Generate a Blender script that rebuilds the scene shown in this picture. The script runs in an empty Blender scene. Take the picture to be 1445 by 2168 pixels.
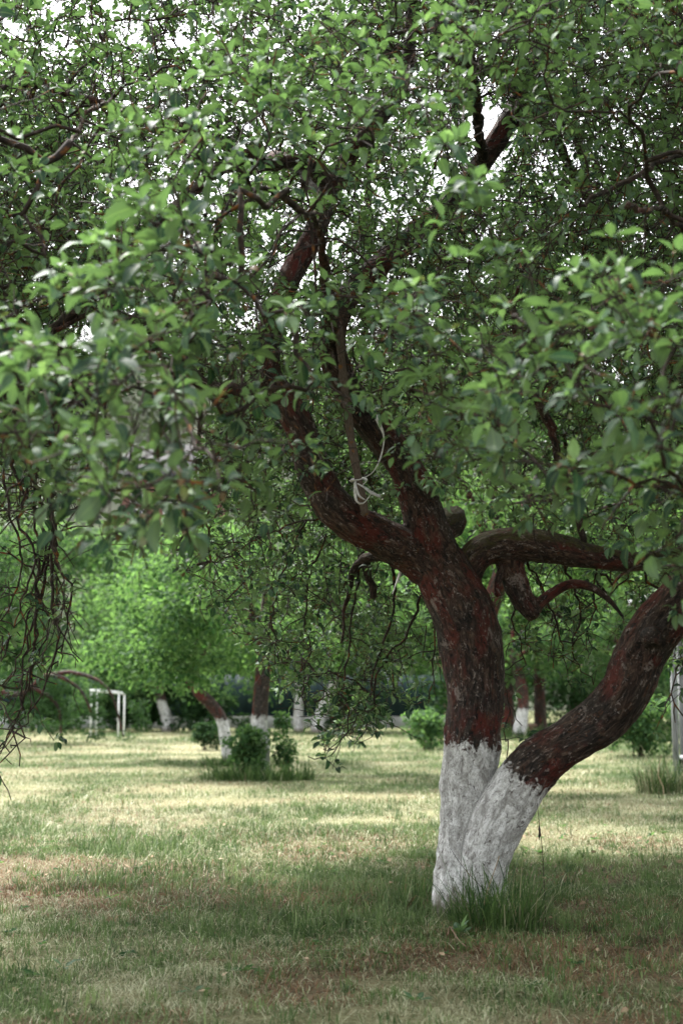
import bpy, math
import numpy as np
from mathutils import Vector
sc = bpy.context.scene
COL = sc.collection
rng = np.random.default_rng(7)
rad = math.radians

# ------------------------------------------------------------------ camera, sky, sun, exposure
CAM_Z = 1.19
PITCH = rad(7.21)
cam = bpy.data.cameras.new('camera'); cam_o = bpy.data.objects.new('camera', cam); COL.objects.link(cam_o)
cam_o.location = (0, 0, CAM_Z); cam_o.rotation_euler = (rad(90) + PITCH, 0, 0)
cam.sensor_fit = 'VERTICAL'; cam.sensor_height = 36.0; cam.lens = 50.0
cam.clip_start = 0.05; cam.clip_end = 2000
cam.dof.use_dof = True; cam.dof.focus_distance = 7.55; cam.dof.aperture_fstop = 2.5; cam.dof.aperture_blades = 9
sc.camera = cam_o
SUN_EL, SUN_AZ = 56.0, -38.0       # degrees; azimuth from +Y (away from the camera), negative = to the left
w = bpy.data.worlds.new('World'); sc.world = w; w.use_nodes = True
nt = w.node_tree; bg = nt.nodes['Background']
sky = nt.nodes.new('ShaderNodeTexSky'); sky.sky_type = 'NISHITA'; sky.sun_disc = False
sky.sun_elevation = rad(SUN_EL); sky.sun_rotation = rad(SUN_AZ); sky.dust_density = 3.0; sky.air_density = 1.0
hs = nt.nodes.new('ShaderNodeHueSaturation'); hs.inputs['Saturation'].default_value = 0.12
nt.links.new(sky.outputs[0], hs.inputs['Color']); nt.links.new(hs.outputs[0], bg.inputs['Color'])
bg.inputs['Strength'].default_value = 0.15
sl = bpy.data.lights.new('sun', 'SUN'); sl.energy = 2.4; sl.angle = rad(7.0); sl.color = (1.0, 0.97, 0.91)
so = bpy.data.objects.new('sun', sl); COL.objects.link(so)
sd = Vector((math.cos(rad(SUN_EL)) * math.sin(rad(SUN_AZ)), math.cos(rad(SUN_EL)) * math.cos(rad(SUN_AZ)), math.sin(rad(SUN_EL))))
so.rotation_euler = (-sd).to_track_quat('-Z', 'Y').to_euler()
sc.view_settings.view_transform = 'Standard'; sc.view_settings.look = 'None'
sc.view_settings.exposure = 2.08; sc.view_settings.gamma = 1.0
sc.render.engine = 'CYCLES'
try:
    sc.cycles.use_denoising = True
    sc.cycles.max_bounces = 7; sc.cycles.diffuse_bounces = 4; sc.cycles.transmission_bounces = 4; sc.cycles.glossy_bounces = 2
    sc.cycles.sample_clamp_indirect = 6.0
except Exception:
    pass

# ------------------------------------------------------------------ helpers: photo measurements to metres
FPX, CX, CY = 3011.0, 722.5, 1084.0
cp, sp = math.cos(PITCH), math.sin(PITCH)
def P(px, py, Y):
    a = (px - CX) / FPX; b = (CY - py) / FPX
    t = Y / (cp - b * sp)
    return np.array([a * t, Y, CAM_Z + t * (sp + b * cp)])
def proj(p):
    x, y, z = p[..., 0], p[..., 1], p[..., 2] - CAM_Z
    d = y * cp + z * sp; u = -y * sp + z * cp
    d = np.maximum(d, 1e-3)
    return CX + FPX * x / d, CY - FPX * u / d
def G(px, py):                      # ground point seen at a place in the photo
    b = (CY - py) / FPX
    t = -CAM_Z / (sp + b * cp)
    return np.array([(px - CX) / FPX * t, t * (cp - b * sp), 0.0])
def M(hw, Y):                        # half width in photo pixels at depth Y -> metres
    return hw * Y / FPX

# ------------------------------------------------------------------ helpers: noise
def _h(ix, iy, iz, s):
    n = (ix.astype(np.int64) * 374761393 + iy.astype(np.int64) * 668265263 + iz.astype(np.int64) * 2147483647 + s * 974634777) & 0xFFFFFFFF
    n = ((n ^ (n >> 13)) * 1274126177) & 0xFFFFFFFF
    n = ((n ^ (n >> 16)) * 2246822519) & 0xFFFFFFFF
    return ((n ^ (n >> 15)) & 0xFFFFFF) / float(0xFFFFFF)
def vn(p, s=0):
    p = np.asarray(p, float); i = np.floor(p).astype(np.int64); f = p - i; f = f * f * (3 - 2 * f)
    x, y, z = i[..., 0], i[..., 1], i[..., 2]; fx, fy, fz = f[..., 0], f[..., 1], f[..., 2]
    def L(a, b, t): return a + (b - a) * t
    r = L(L(L(_h(x, y, z, s), _h(x + 1, y, z, s), fx), L(_h(x, y + 1, z, s), _h(x + 1, y + 1, z, s), fx), fy),
          L(L(_h(x, y, z + 1, s), _h(x + 1, y, z + 1, s), fx), L(_h(x, y + 1, z + 1, s), _h(x + 1, y + 1, z + 1, s), fx), fy), fz)
    return r
def fbm(p, o=4, s=0):
    p = np.asarray(p, float); a, r, t = 1.0, 0.0, 0.0
    for k in range(o):
        r = r + a * vn(p * (2.03 ** k) + 17.3 * k, s + k); t += a; a *= 0.5
    return r / t
def sstep(x, a, b):
    t = np.clip((x - a) / (b - a), 0, 1); return t * t * (3 - 2 * t)
def norm(v):
    return v / np.maximum(np.linalg.norm(v, axis=-1, keepdims=True), 1e-9)

# ------------------------------------------------------------------ helpers: objects
def link(o, parent=None):
    COL.objects.link(o)
    if parent is not None: o.parent = parent
    return o
def mesh_obj(name, V, T=None, Q=None, mat=None, parent=None, attrs=None, smooth=True, loc=None):
    V = np.asarray(V, np.float32)
    if loc is not None: V = V - np.asarray(loc, np.float32)
    elif parent is not None: V = V - np.asarray(parent.location, np.float32)
    me = bpy.data.meshes.new(name)
    li, ls, s0 = [], [], 0
    for F, k in ((T, 3), (Q, 4)):
        if F is not None and len(F):
            F = np.asarray(F, np.int32); li.append(F.ravel()); ls.append(s0 + k * np.arange(len(F), dtype=np.int32)); s0 += F.size
    li = np.concatenate(li); ls = np.concatenate(ls)
    me.vertices.add(len(V)); me.vertices.foreach_set('co', V.ravel())
    me.loops.add(len(li)); me.loops.foreach_set('vertex_index', li)
    me.polygons.add(len(ls)); me.polygons.foreach_set('loop_start', ls)
    me.update(calc_edges=True)
    if smooth: me.polygons.foreach_set('use_smooth', np.ones(len(ls), bool))
    for k, a in (attrs or {}).items():
        a = np.asarray(a, np.float32)
        if a.ndim == 1: me.attributes.new(k, 'FLOAT', 'POINT').data.foreach_set('value', a)
        else: me.attributes.new(k, 'FLOAT_VECTOR', 'POINT').data.foreach_set('vector', a.ravel())
    if mat is not None: me.materials.append(mat)
    o = bpy.data.objects.new(name, me)
    if loc is not None: o.location = loc
    return link(o, parent)
def thing(name, label, cat, loc=(0, 0, 0), group=None):
    o = bpy.data.objects.new(name, None); o.empty_display_size = 0.2; o.location = [float(v) for v in loc]
    o['label'] = label; o['category'] = cat
    if group: o['group'] = group
    return link(o)
def tag(o, label, cat, group=None, kind=None):
    if label: o['label'] = label
    if cat: o['category'] = cat
    if group: o['group'] = group
    if kind: o['kind'] = kind
    return o
class MB:                            # collects pieces of one mesh
    def __init__(s): s.V, s.T, s.Q, s.n, s.A = [], [], [], 0, {}
    def add(s, V, T=None, Q=None, **attrs):
        V = np.asarray(V, float)
        if T is not None and len(T): s.T.append(np.asarray(T) + s.n)
        if Q is not None and len(Q): s.Q.append(np.asarray(Q) + s.n)
        s.V.append(V); s.n += len(V)
        for k, a in attrs.items(): s.A.setdefault(k, []).append(np.asarray(a, float))
        return s
    def box(s, a, b, bev=0.0):
        a = np.array(a, float); b = np.array(b, float)
        return s.beam((a + b) / 2 - np.array([0, 0, (b - a)[2] / 2]), (a + b) / 2 + np.array([0, 0, (b - a)[2] / 2]), (b - a)[0], (b - a)[1], bev)
    def beam(s, p, q, wx, wy, bev=0.0, side=(1, 0, 0)):    # chamfered bar from p to q
        p = np.array(p, float); q = np.array(q, float); d = norm(q - p); x = np.array(side, float); x = norm(x - d * (x @ d)); y = np.cross(d, x)
        c = max(bev, min(wx, wy) * 0.03)
        hx, hy = wx / 2, wy / 2
        ring = [(hx, hy - c), (hx - c, hy), (-hx + c, hy), (-hx, hy - c), (-hx, -hy + c), (-hx + c, -hy), (hx - c, -hy), (hx, -hy + c)]
        V = [c0 + x * u + y * v for c0 in (p, q) for u, v in ring]
        Q = [(i, (i + 1) % 8, 8 + (i + 1) % 8, 8 + i) for i in range(8)]
        V += [p, q]; T = [(16, (i + 1) % 8, i) for i in range(8)] + [(17, 8 + i, 8 + (i + 1) % 8) for i in range(8)]
        return s.add(V, T, Q)
    def build(s, name, mat, parent=None, smooth=False, loc=None):
        return mesh_obj(name, np.concatenate(s.V), np.concatenate(s.T) if s.T else None, np.concatenate(s.Q) if s.Q else None, mat, parent,
                        {k: np.concatenate(a) for k, a in s.A.items()}, smooth, loc)
def catmull(pts, step):              # pts (n,k) -> resampled smooth curve
    pts = np.asarray(pts, float); n = len(pts)
    e = np.vstack([2 * pts[0] - pts[1], pts, 2 * pts[-1] - pts[-2]])
    out = []
    for i in range(n - 1):
        a, b, c, d = e[i], e[i + 1], e[i + 2], e[i + 3]
        m = max(1, int(np.linalg.norm((c - b)[:3]) / step))
        t = (np.arange(m) / m)[:, None]
        out.append(0.5 * (2 * b + (c - a) * t + (2 * a - 5 * b + 4 * c - d) * t ** 2 + (3 * b - a - 3 * c + d) * t ** 3))
    out.append(pts[-1:]); return np.vstack(out)
def frames(C):
    d = norm(np.gradient(C, axis=0)) if len(C) > 2 else norm(np.repeat(C[1:] - C[:1], 2, 0))
    x = np.zeros_like(C); u = np.array([1., 0, 0]) if abs(d[0][0]) < 0.8 else np.array([0, 1., 0])
    for i in range(len(C)):
        u = u - d[i] * (u @ d[i]); u = u / max(np.linalg.norm(u), 1e-9); x[i] = u
    return d, x, np.cross(d, x)
def tube(C, R, k=8):
    C = np.asarray(C, float); R = np.asarray(R, float); n = len(C); d, x, y = frames(C)
    a = np.arange(k) * 2 * math.pi / k
    V = (C[:, None] + R[:, None, None] * (np.cos(a)[None, :, None] * x[:, None] + np.sin(a)[None, :, None] * y[:, None])).reshape(-1, 3)
    i = np.arange(n - 1)[:, None] * k; j = np.arange(k)[None, :]; j2 = (j + 1) % k
    Q = np.stack([i + j, i + j2, i + k + j2, i + k + j], -1).reshape(-1, 4)
    V = np.vstack([V, C[:1] - d[:1] * R[0] * .5, C[-1:] + d[-1:] * R[-1] * .5]); b = n * k
    jj = np.arange(k); T = np.vstack([np.stack([np.full(k, b), (jj + 1) % k, jj], -1), np.stack([np.full(k, b + 1), (n - 1) * k + jj, (n - 1) * k + (jj + 1) % k], -1)])
    s = np.concatenate([[0], np.cumsum(np.linalg.norm(np.diff(C, axis=0), axis=1))])
    bark = np.stack([R[:, None] * np.cos(a)[None], R[:, None] * np.sin(a)[None], np.repeat(s[:, None], k, 1)], -1).reshape(-1, 3)
    bark = np.vstack([bark, [[0, 0, s[0]]], [[0, 0, s[-1]]]])
    return V, T, Q, bark

# ------------------------------------------------------------------ helpers: materials
class NT:
    def __init__(s, name):
        s.m = bpy.data.materials.new(name); s.m.use_nodes = True; s.t = s.m.node_tree; s.b = s.t.nodes['Principled BSDF']; s.out = s.t.nodes['Material Output']
    def n(s, typ, **kw):
        x = s.t.nodes.new(typ)
        for k, v in kw.items(): setattr(x, k, v)
        return x
    def set(s, sock, v):
        if isinstance(v, bpy.types.NodeSocket): s.t.links.new(v, sock)
        elif v is not None: sock.default_value = (*v, 1.0) if isinstance(v, (tuple, list)) and len(v) == 3 and sock.type == 'RGBA' else v
    def attr(s, name, vec=False):
        a = s.n('ShaderNodeAttribute', attribute_name=name); return a.outputs['Vector'] if vec else a.outputs['Fac']
    def noise(s, vec, scale, detail=4, rough=0.55, dist=0.0, stretch=None):
        if stretch is not None:
            m = s.n('ShaderNodeMapping'); m.inputs['Scale'].default_value = stretch; s.set(m.inputs['Vector'], vec); vec = m.outputs[0]
        x = s.n('ShaderNodeTexNoise'); s.set(x.inputs['Vector'], vec)
        x.inputs['Scale'].default_value = scale; x.inputs['Detail'].default_value = detail; x.inputs['Roughness'].default_value = rough; x.inputs['Distortion'].default_value = dist
        return x.outputs['Fac']
    def obj(s): return s.n('ShaderNodeTexCoord').outputs['Object']
    def geo(s, k): return s.n('ShaderNodeNewGeometry').outputs[k]
    def ramp(s, fac, stops):
        r = s.n('ShaderNodeValToRGB'); s.set(r.inputs[0], fac); e = r.color_ramp.elements
        while len(e) < len(stops): e.new(0.5)
        for k, (p, c) in enumerate(stops):
            e[k].position = p; e[k].color = (*c, 1) if isinstance(c, (tuple, list)) else (c, c, c, 1)
        return r.outputs['Color']
    def mix(s, fac, a, b, mode='MIX'):
        x = s.n('ShaderNodeMix', data_type='RGBA', blend_type=mode)
        s.set(x.inputs[0], fac); s.set(x.inputs[6], a); s.set(x.inputs[7], b); return x.outputs[2]
    def math(s, op, a, b=None, c=None, clamp=False):
        x = s.n('ShaderNodeMath', operation=op); x.use_clamp = clamp
        for i, v in enumerate((a, b, c)):
            if v is not None: s.set(x.inputs[i], v)
        return x.outputs[0]
    def bump(s, h, strength, dist):
        x = s.n('ShaderNodeBump'); x.inputs['Strength'].default_value = strength; x.inputs['Distance'].default_value = dist
        s.set(x.inputs['Height'], h); s.set(s.b.inputs['Normal'], x.outputs[0])
    def fin(s, col=None, rough=0.8, spec=0.3, metal=0.0):
        s.set(s.b.inputs['Base Color'], col); s.set(s.b.inputs['Roughness'], rough); s.set(s.b.inputs['Specular IOR Level'], spec); s.set(s.b.inputs['Metallic'], metal)
        return s.m

def leaf_mat(name, stops, trans=0.35, transcol=1.0, back=(0.20, 0.27, 0.16), rough=0.45, spec=0.5):
    m = NT(name); c = m.ramp(m.attr('rnd'), stops)
    c = m.mix(m.attr('dead'), c, (0.115, 0.05, 0.018))
    c = m.mix(m.ramp(m.noise(m.geo('Position'), 55, 3, .6), [(.35, .35), (.65, 0.0)]), c, (0.020, 0.045, 0.022)); c = m.mix(m.ramp(m.noise(m.geo('Position'), 38, 4, .7), [(.69, 0.0), (.74, .7)]), c, (0.11, 0.065, 0.02))
    rib = m.math('LESS_THAN', m.attr('mid'), 0.10)
    c = m.mix(m.math('MULTIPLY', rib, 0.35), c, (0.22, 0.30, 0.12))
    c = m.mix(m.math('MULTIPLY', m.geo('Backfacing'), 0.45), c, back)
    m.fin(c, rough, spec)
    tr = m.n('ShaderNodeBsdfTranslucent'); g = m.mix(1.0, c, (1.18 * transcol, 1.5 * transcol, 0.66 * transcol), 'MULTIPLY'); m.set(tr.inputs['Color'], g)
    mx = m.n('ShaderNodeMixShader'); mx.inputs[0].default_value = trans
    m.t.links.new(m.b.outputs[0], mx.inputs[1]); m.t.links.new(tr.outputs[0], mx.inputs[2]); m.t.links.new(mx.outputs[0], m.out.inputs['Surface'])
    return m.m
MAT = {}
MAT['leaf'] = leaf_mat('apple_leaf', [(0, (0.012, 0.034, 0.018)), (0.38, (0.030, 0.074, 0.040)), (0.70, (0.105, 0.188, 0.102)), (1, (0.30, 0.40, 0.24))], 0.29, rough=0.58, spec=0.28)
MAT['leaf_far'] = leaf_mat('orchard_leaf', [(0, (0.022, 0.062, 0.026)), (0.5, (0.056, 0.130, 0.052)), (1, (0.14, 0.235, 0.085))], 0.45, rough=.7, spec=.15)
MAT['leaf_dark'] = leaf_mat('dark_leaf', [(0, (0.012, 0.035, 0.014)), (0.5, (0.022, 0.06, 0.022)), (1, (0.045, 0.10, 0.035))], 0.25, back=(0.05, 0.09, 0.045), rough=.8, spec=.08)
MAT['leaf_haze'] = leaf_mat('hill_leaf_haze', [(0, (0.025, 0.034, 0.024)), (0.5, (0.045, 0.056, 0.038)), (1, (0.075, 0.088, 0.055))], 0.2, back=(.06, .07, .05), rough=.8, spec=.1)  # greyed leaf colour stands in for haze over the far hill

def bark_mat(name, red=0.6, brown=1.0, lichen=1.0):
    m = NT(name); bk = m.attr('bark', True)
    fib = m.noise(bk, 46, 7, 0.72, 0.9, (1, 1, 0.38))
    fine = m.noise(bk, 150, 4, 0.65, 0.3, (1, 1, 0.5))
    big = m.noise(bk, 6.0, 4, 0.6, 0.3, (1, 1, 0.5))
    patch = m.noise(bk, 20, 5, 0.7, 0.5, (1.3, 1.3, 0.7))
    c = m.ramp(fib, [(0.38, (0.006, 0.005, 0.005)), (0.49, (0.030 * brown, 0.017 * brown, 0.013 * brown)), (0.60, (0.075 * brown, 0.046 * brown, 0.034 * brown)), (0.70, (0.13 * brown, 0.095 * brown, 0.075 * brown))])
    c = m.mix(m.ramp(m.noise(bk, 4.0, 4, 0.6, 0.2, (1, 1, 0.6)), [(0.42, 0.75), (0.58, 0.0)]), c, m.ramp(fib, [(0.38, (0.005, 0.005, 0.005)), (0.55, (0.030, 0.027, 0.025)), (0.7, (0.095, 0.088, 0.080))]))
    redm = m.math('MULTIPLY', m.ramp(big, [(0.5, 0.0), (0.62, 1.0)]), m.ramp(fib, [(0.40, 0.0), (0.50, red)]))
    c = m.mix(redm, c, (0.105, 0.012, 0.008))
    orange = m.math('MULTIPLY', m.ramp(patch, [(0.56, 0.0), (0.64, 0.75)]), m.ramp(fine, [(0.45, 0.0), (0.6, 1.0)]))
    c = m.mix(orange, c, (0.13, 0.050, 0.02))
    lm = m.math('MULTIPLY', m.ramp(m.noise(bk, 34, 7, 0.76, 0.6, (1.2, 1.2, 0.7)), [(0.57, 0.0), (0.625, 0.9 * lichen)]), m.ramp(fine, [(0.40, 0.1), (0.52, 1.0)]))
    c = m.mix(lm, c, (0.31, 0.26, 0.24))
    lb = m.math('MULTIPLY', m.ramp(m.noise(bk, 9, 6, 0.7, 0.3, (1.2, 1.2, 0.8)), [(0.605, 0.0), (0.65, 0.75 * lichen)]), m.ramp(fine, [(0.36, 0.3), (0.5, 1.0)]))
    c = m.mix(lb, c, (0.27, 0.225, 0.205))
    # moss on the upper side of old limbs
    up = m.n('ShaderNodeSeparateXYZ'); m.set(up.inputs[0], m.geo('Normal'))
    mo = m.math('MULTIPLY', m.math('MULTIPLY', m.attr('moss'), m.ramp(up.outputs[2], [(-0.1, 0.0), (0.4, 1.0)])), m.ramp(m.noise(bk, 40, 5, 0.7), [(0.38, 0.0), (0.55, 1.0)]))
    c = m.mix(mo, c, m.ramp(fine, [(0.3, (0.022, 0.020, 0.006)), (0.7, (0.085, 0.075, 0.022))]))
    # whitewash, with a ragged upper edge, worn through on the ridges and cracks
    wn = m.noise(bk, 24, 8, 0.72, 0.9, (1, 1, 0.8))
    edge = m.math('ADD', m.attr('wash'), m.math('MULTIPLY', m.math('SUBTRACT', wn, 0.5), 0.42))
    wm = m.ramp(edge, [(0.0, 0.0), (0.03, 1.0)])
    crack = m.noise(bk, 42, 8, 0.78, 0.8, (1, 1, 0.62))
    holes = m.ramp(crack, [(0.37, 1.0), (0.405, 0.0)])
    stain = m.noise(bk, 19, 8, 0.78, 0.6, (1, 1, 0.6))
    wc = m.ramp(stain, [(0.36, (0.27, 0.255, 0.245)), (0.47, (0.50, 0.495, 0.485)), (0.57, (0.82, 0.82, 0.815))])
    wc = m.mix(m.ramp(fine, [(0.36, 0.75), (0.48, 0.0)]), wc, (0.22, 0.20, 0.19))
    wc = m.mix(m.ramp(crack, [(0.40, 0.8), (0.47, 0.0)]), wc, (0.20, 0.185, 0.175))
    pz = m.n('ShaderNodeSeparateXYZ'); m.set(pz.inputs[0], m.geo('Position'))
    spl_ = m.ramp(m.math('ADD', pz.outputs[2], m.math('MULTIPLY', m.math('SUBTRACT', stain, 0.5), 0.35)), [(0.05, 0.8), (0.16, 0.0)])
    wc = m.mix(spl_, wc, (0.17, 0.135, 0.10))
    wm = m.math('MULTIPLY', wm, m.math('SUBTRACT', 1.0, m.math('MULTIPLY', holes, 0.85)))
    c = m.mix(wm, c, wc)
    h = m.math('ADD', m.math('MULTIPLY', fib, 0.7), m.math('MULTIPLY', crack, 0.5))
    h = m.math('ADD', h, m.math('MULTIPLY', fine, 0.18))
    m.bump(h, 1.0, 0.022)
    return m.fin(c, m.mix(wm, (0.72,) * 3, (0.9,) * 3), 0.25)
MAT['bark'] = bark_mat('apple_bark', 0.72, 1.3)
MAT['bark_far'] = bark_mat('orchard_bark', 0.9, 1.0, 0.8)
MAT['bark_grey'] = bark_mat('grey_bark', 0.1, 1.5, 1.2)
def twig_mat():
    m = NT('twig_bark'); bk = m.attr('bark', True); p = m.geo('Position')
    c = m.ramp(m.noise(p, 45, 3), [(0.35, (0.012, 0.009, 0.008)), (0.6, (0.040, 0.028, 0.022)), (0.75, (0.10, 0.085, 0.075))])
    c = m.mix(m.ramp(m.noise(p, 16, 4, 0.6), [(0.57, 0.0), (0.66, 0.85)]), c, (0.17, 0.065, 0.014))
    return m.fin(c, 0.8, 0.2)
MAT['twig'] = twig_mat()

# ------------------------------------------------------------------ leaves
def leaves(pos, d, L, W, bend, roll, lod=2):
    """pos, d (N,3); L, W, bend (N); gravity-arched blades. lod 2: 11 verts, lod 1: 6, lod 0: 4"""
    N = len(pos); d = norm(d); up = np.array([0, 0, 1.0])
    s = norm(np.cross(d, up) + 1e-4 * rng.normal(size=(N, 3)))
    n = np.cross(s, d)
    cr, sr = np.cos(roll)[:, None], np.sin(roll)[:, None]
    s, n = s * cr + n * sr, n * cr - s * sr
    if lod == 2:
        rows = [(0, 0), (0.22, 0.78), (0.48, 1.0), (0.78, 0.56), (1.0, 0)]
    elif lod == 1:
        rows = [(0, 0), (0.42, 1.0), (0.8, .62), (1.0, 0)]
    else:
        rows = [(0, 0), (0.45, 1.0), (1.0, 0)]
    V, mid = [], []
    for t, wd in rows:
        b = bend * t; sb = np.where(np.abs(bend) < 1e-3, t, np.sin(b) / np.where(np.abs(bend) < 1e-3, 1, bend)); cb = np.where(np.abs(bend) < 1e-3, 0, (1 - np.cos(b)) / np.where(np.abs(bend) < 1e-3, 1, bend))
        c = pos + d * (L * sb)[:, None] - n * (L * cb)[:, None]
        nn = n * np.cos(b)[:, None] + d * np.sin(b)[:, None]
        if wd == 0: V.append(c); mid.append(np.zeros(N))
        else:
            h = (W * wd / 2)[:, None]; lift = 0.28
            wob = 1 + 0.18 * np.sin(9 * t + roll * 5)[:, None]
            V += [c - s * h + nn * h * lift * wob, c, c + s * h + nn * h * lift / wob]; mid += [np.ones(N), np.zeros(N), np.ones(N)]
    K = len(V); V = np.stack(V, 1).reshape(-1, 3); mid = np.stack(mid, 1).ravel()
    F = []
    nr = len(rows) - 2
    F += [(0, 2, 1), (0, 3, 2)]
    for r in range(nr - 1):
        a = 1 + 3 * r; b = a + 3
        F += [(a, a + 1, b + 1), (a, b + 1, b), (a + 1, a + 2, b + 2), (a + 1, b + 2, b + 1)]
    a = 1 + 3 * (nr - 1); F += [(a, a + 1, K - 1), (a + 1, a + 2, K - 1)]
    F = np.array(F)
    T = (np.arange(N)[:, None, None] * K + F[None]).reshape(-1, 3)
    return V, T, K, mid
def rosettes(C, A, size=1.0, lo=5, hi=8, dead_p=0.16):
    """leaf rosettes at C with axis A"""
    n = len(C); k = rng.integers(lo, hi + 1, n); idx = np.repeat(np.arange(n), k); N = len(idx)
    start = np.cumsum(k) - k; j = np.arange(N) - np.repeat(start, k)
    A = norm(A); ref = np.where(np.abs(A[:, 2:3]) < 0.9, np.array([[0, 0, 1.0]]), np.array([[1.0, 0, 0]]))
    X = norm(np.cross(A, ref)); Y = np.cross(A, X)
    ph = rng.uniform(0, 6.28, n)[idx] + j * 2.4 + rng.normal(0, .2, N)
    frac = j / np.maximum(k[idx] - 1, 1)
    el = np.radians(12 + 50 * frac + rng.normal(0, 14, N))
    d = A[idx] * np.sin(el)[:, None] + (X[idx] * np.cos(ph)[:, None] + Y[idx] * np.sin(ph)[:, None]) * np.cos(el)[:, None]
    d[:, 2] += 0.12
    sz = size if np.isscalar(size) else size[idx]
    rs = rng.uniform(0.8, 1.15, n)[idx]
    L = sz * rs * (0.083 - 0.036 * frac) * rng.uniform(0.75, 1.2, N)
    W = L * rng.uniform(0.40, 0.56, N)
    bend = np.radians(rng.uniform(35, 105, N)) * (1 - 0.35 * frac)
    rnd = np.clip(0.20 + 0.50 * frac + rng.normal(0, .16, N) + rng.normal(0, .16, n)[idx], 0, 1)
    dead = (rng.random(N) < dead_p * (0.3 + 1.4 * (rng.random(n) < 0.3))[idx]).astype(float)
    L = np.where(dead > 0, L * 0.42, L); W = np.where(dead > 0, W * 0.5, W)
    pet = (0.012 + 0.012 * (1 - frac)) * sz
    pos = C[idx] + norm(d) * pet[:, None]
    return pos, d, L, W, bend, rng.normal(0, .5, N), rnd, dead
def leaf_object(name, parts, mat, parent, lod):
    pos, d, L, W, bend, roll, rnd, dead = parts
    V, T, K, mid = leaves(pos, d, L, W, bend, roll, lod)
    return mesh_obj(name, V, T, None, mat, parent, {'rnd': np.repeat(rnd, K), 'dead': np.repeat(dead, K), 'mid': mid})

# ------------------------------------------------------------------ ground, hill
def dryness(x, y):
    p = np.stack([x, y, 0 * x], -1)
    a = fbm(p * np.array([0.40, 0.34, 1]), 4, 3); b = fbm(p * np.array([1.3, 1.2, 1]), 4, 9)
    d = (a - 0.5) * 1.6 + (b - 0.5) * 1.7 + 0.30 - 0.14 * (1 - sstep(y, 5.8, 7.8)) + 0.13 * sstep(y, 9.0, 13.0) - 0.22 * np.exp(-((x - 0.5) / 1.7) ** 2 - ((y - 9.5) / 1.1) ** 2)
    d = d + 0.35 * np.exp(-((x - 1.2) / 1.0) ** 2 - ((y - 6.75) / 0.5) ** 2) + 0.32 * np.exp(-((x + 1.2) / 0.9) ** 2 - ((y - 8.3) / 0.6) ** 2)
    return np.clip(d, 0, 1)
def brownness(x, y):
    p = np.stack([x, y, 0 * x], -1)
    b = sstep(fbm(p * np.array([0.8, 1.2, 1]), 4, 21), 0.44, 0.60)
    b = np.maximum(b, 0.95 * np.exp(-((x + 1.15) / .75) ** 2 - ((y - 8.25) / .45) ** 2)); b = np.maximum(b, .9 * np.exp(-((x - 1.1) / 1.0) ** 2 - ((y - 6.8) / .45) ** 2))
    return np.clip(b, 0, 1) * (1 - 0.75 * sstep(y, 9, 13))
ys = np.concatenate([np.linspace(-60, 3, 20)[:-1], np.geomspace(3, 60, 190), np.geomspace(64, 1500, 26)])
xs = np.concatenate([-np.geomspace(900, 14, 24), np.linspace(-13, 13, 210), np.geomspace(14, 900, 24)])
gx, gy = np.meshgrid(xs, ys); gz = 0.05 * (fbm(np.stack([gx * .5, gy * .5, gx * 0], -1), 3, 5) - 0.5) * (np.abs(gy) < 70) - 0.004
ny, nx = gx.shape; I = np.arange(ny * nx).reshape(ny, nx)
def ground_z(x, y): return 0.05 * (fbm(np.stack([np.asarray(x) * .5, np.asarray(y) * .5, np.asarray(x) * 0], -1), 3, 5) - 0.5) - 0.004
def ground_mat():
    m = NT('lawn_soil'); p = m.geo('Position'); d = m.attr('dry'); b = m.attr('brown')
    f = m.noise(p, 38, 5, 0.7); g = m.noise(p, 7, 5, 0.6)
    grn = m.ramp(f, [(0.3, (0.020, 0.032, 0.010)), (0.7, (0.065, 0.10, 0.032))])
    dry = m.ramp(f, [(0.3, (0.13, 0.12, 0.055)), (0.7, (0.36, 0.345, 0.205))])
    c = m.mix(m.math('ADD', d, m.math('MULTIPLY', m.math('SUBTRACT', g, 0.5), 0.8), clamp=True), grn, dry)
    br = m.ramp(f, [(0.3, (0.045, 0.028, 0.018)), (0.7, (0.17, 0.115, 0.075))])
    c = m.mix(m.math('MULTIPLY', b, 0.75), c, br)
    m.bump(f, 0.8, 0.03)
    return m.fin(c, 0.95, 0.1)
lawn = mesh_obj('ground', np.stack([gx, gy, gz], -1).reshape(-1, 3), None, np.stack([I[:-1, :-1], I[:-1, 1:], I[1:, 1:], I[1:, :-1]], -1).reshape(-1, 4), ground_mat(), None,
                {'dry': dryness(gx, gy).ravel(), 'brown': brownness(gx, gy).ravel()})
tag(lawn, None, None, None, 'structure')

def hill_z(x, y):
    r = sstep(y, 75, 230); return r * (50 - 0.10 * x + 16 * (fbm(np.stack([x * .012, y * .012, x * 0], -1), 3, 40) - .5)) - 1.5
hx, hy = np.meshgrid(np.linspace(-260, 260, 70), np.linspace(70, 420, 60)); J = np.arange(hx.size).reshape(hx.shape)
mh = NT('hill_soil_haze'); c = mh.ramp(mh.noise(mh.geo('Position'), 0.12, 5, 0.6), [(0.3, (0.03, 0.036, 0.025)), (0.7, (0.065, 0.072, 0.048))])  # muted ground colour, distance haze put into the hill itself
hill = mesh_obj('hill', np.stack([hx, hy, hill_z(hx, hy)], -1).reshape(-1, 3), None, np.stack([J[:-1, :-1], J[:-1, 1:], J[1:, 1:], J[1:, :-1]], -1).reshape(-1, 4), mh.fin(c, 0.95, 0.1))
tag(hill, None, None, None, 'structure')

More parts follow.
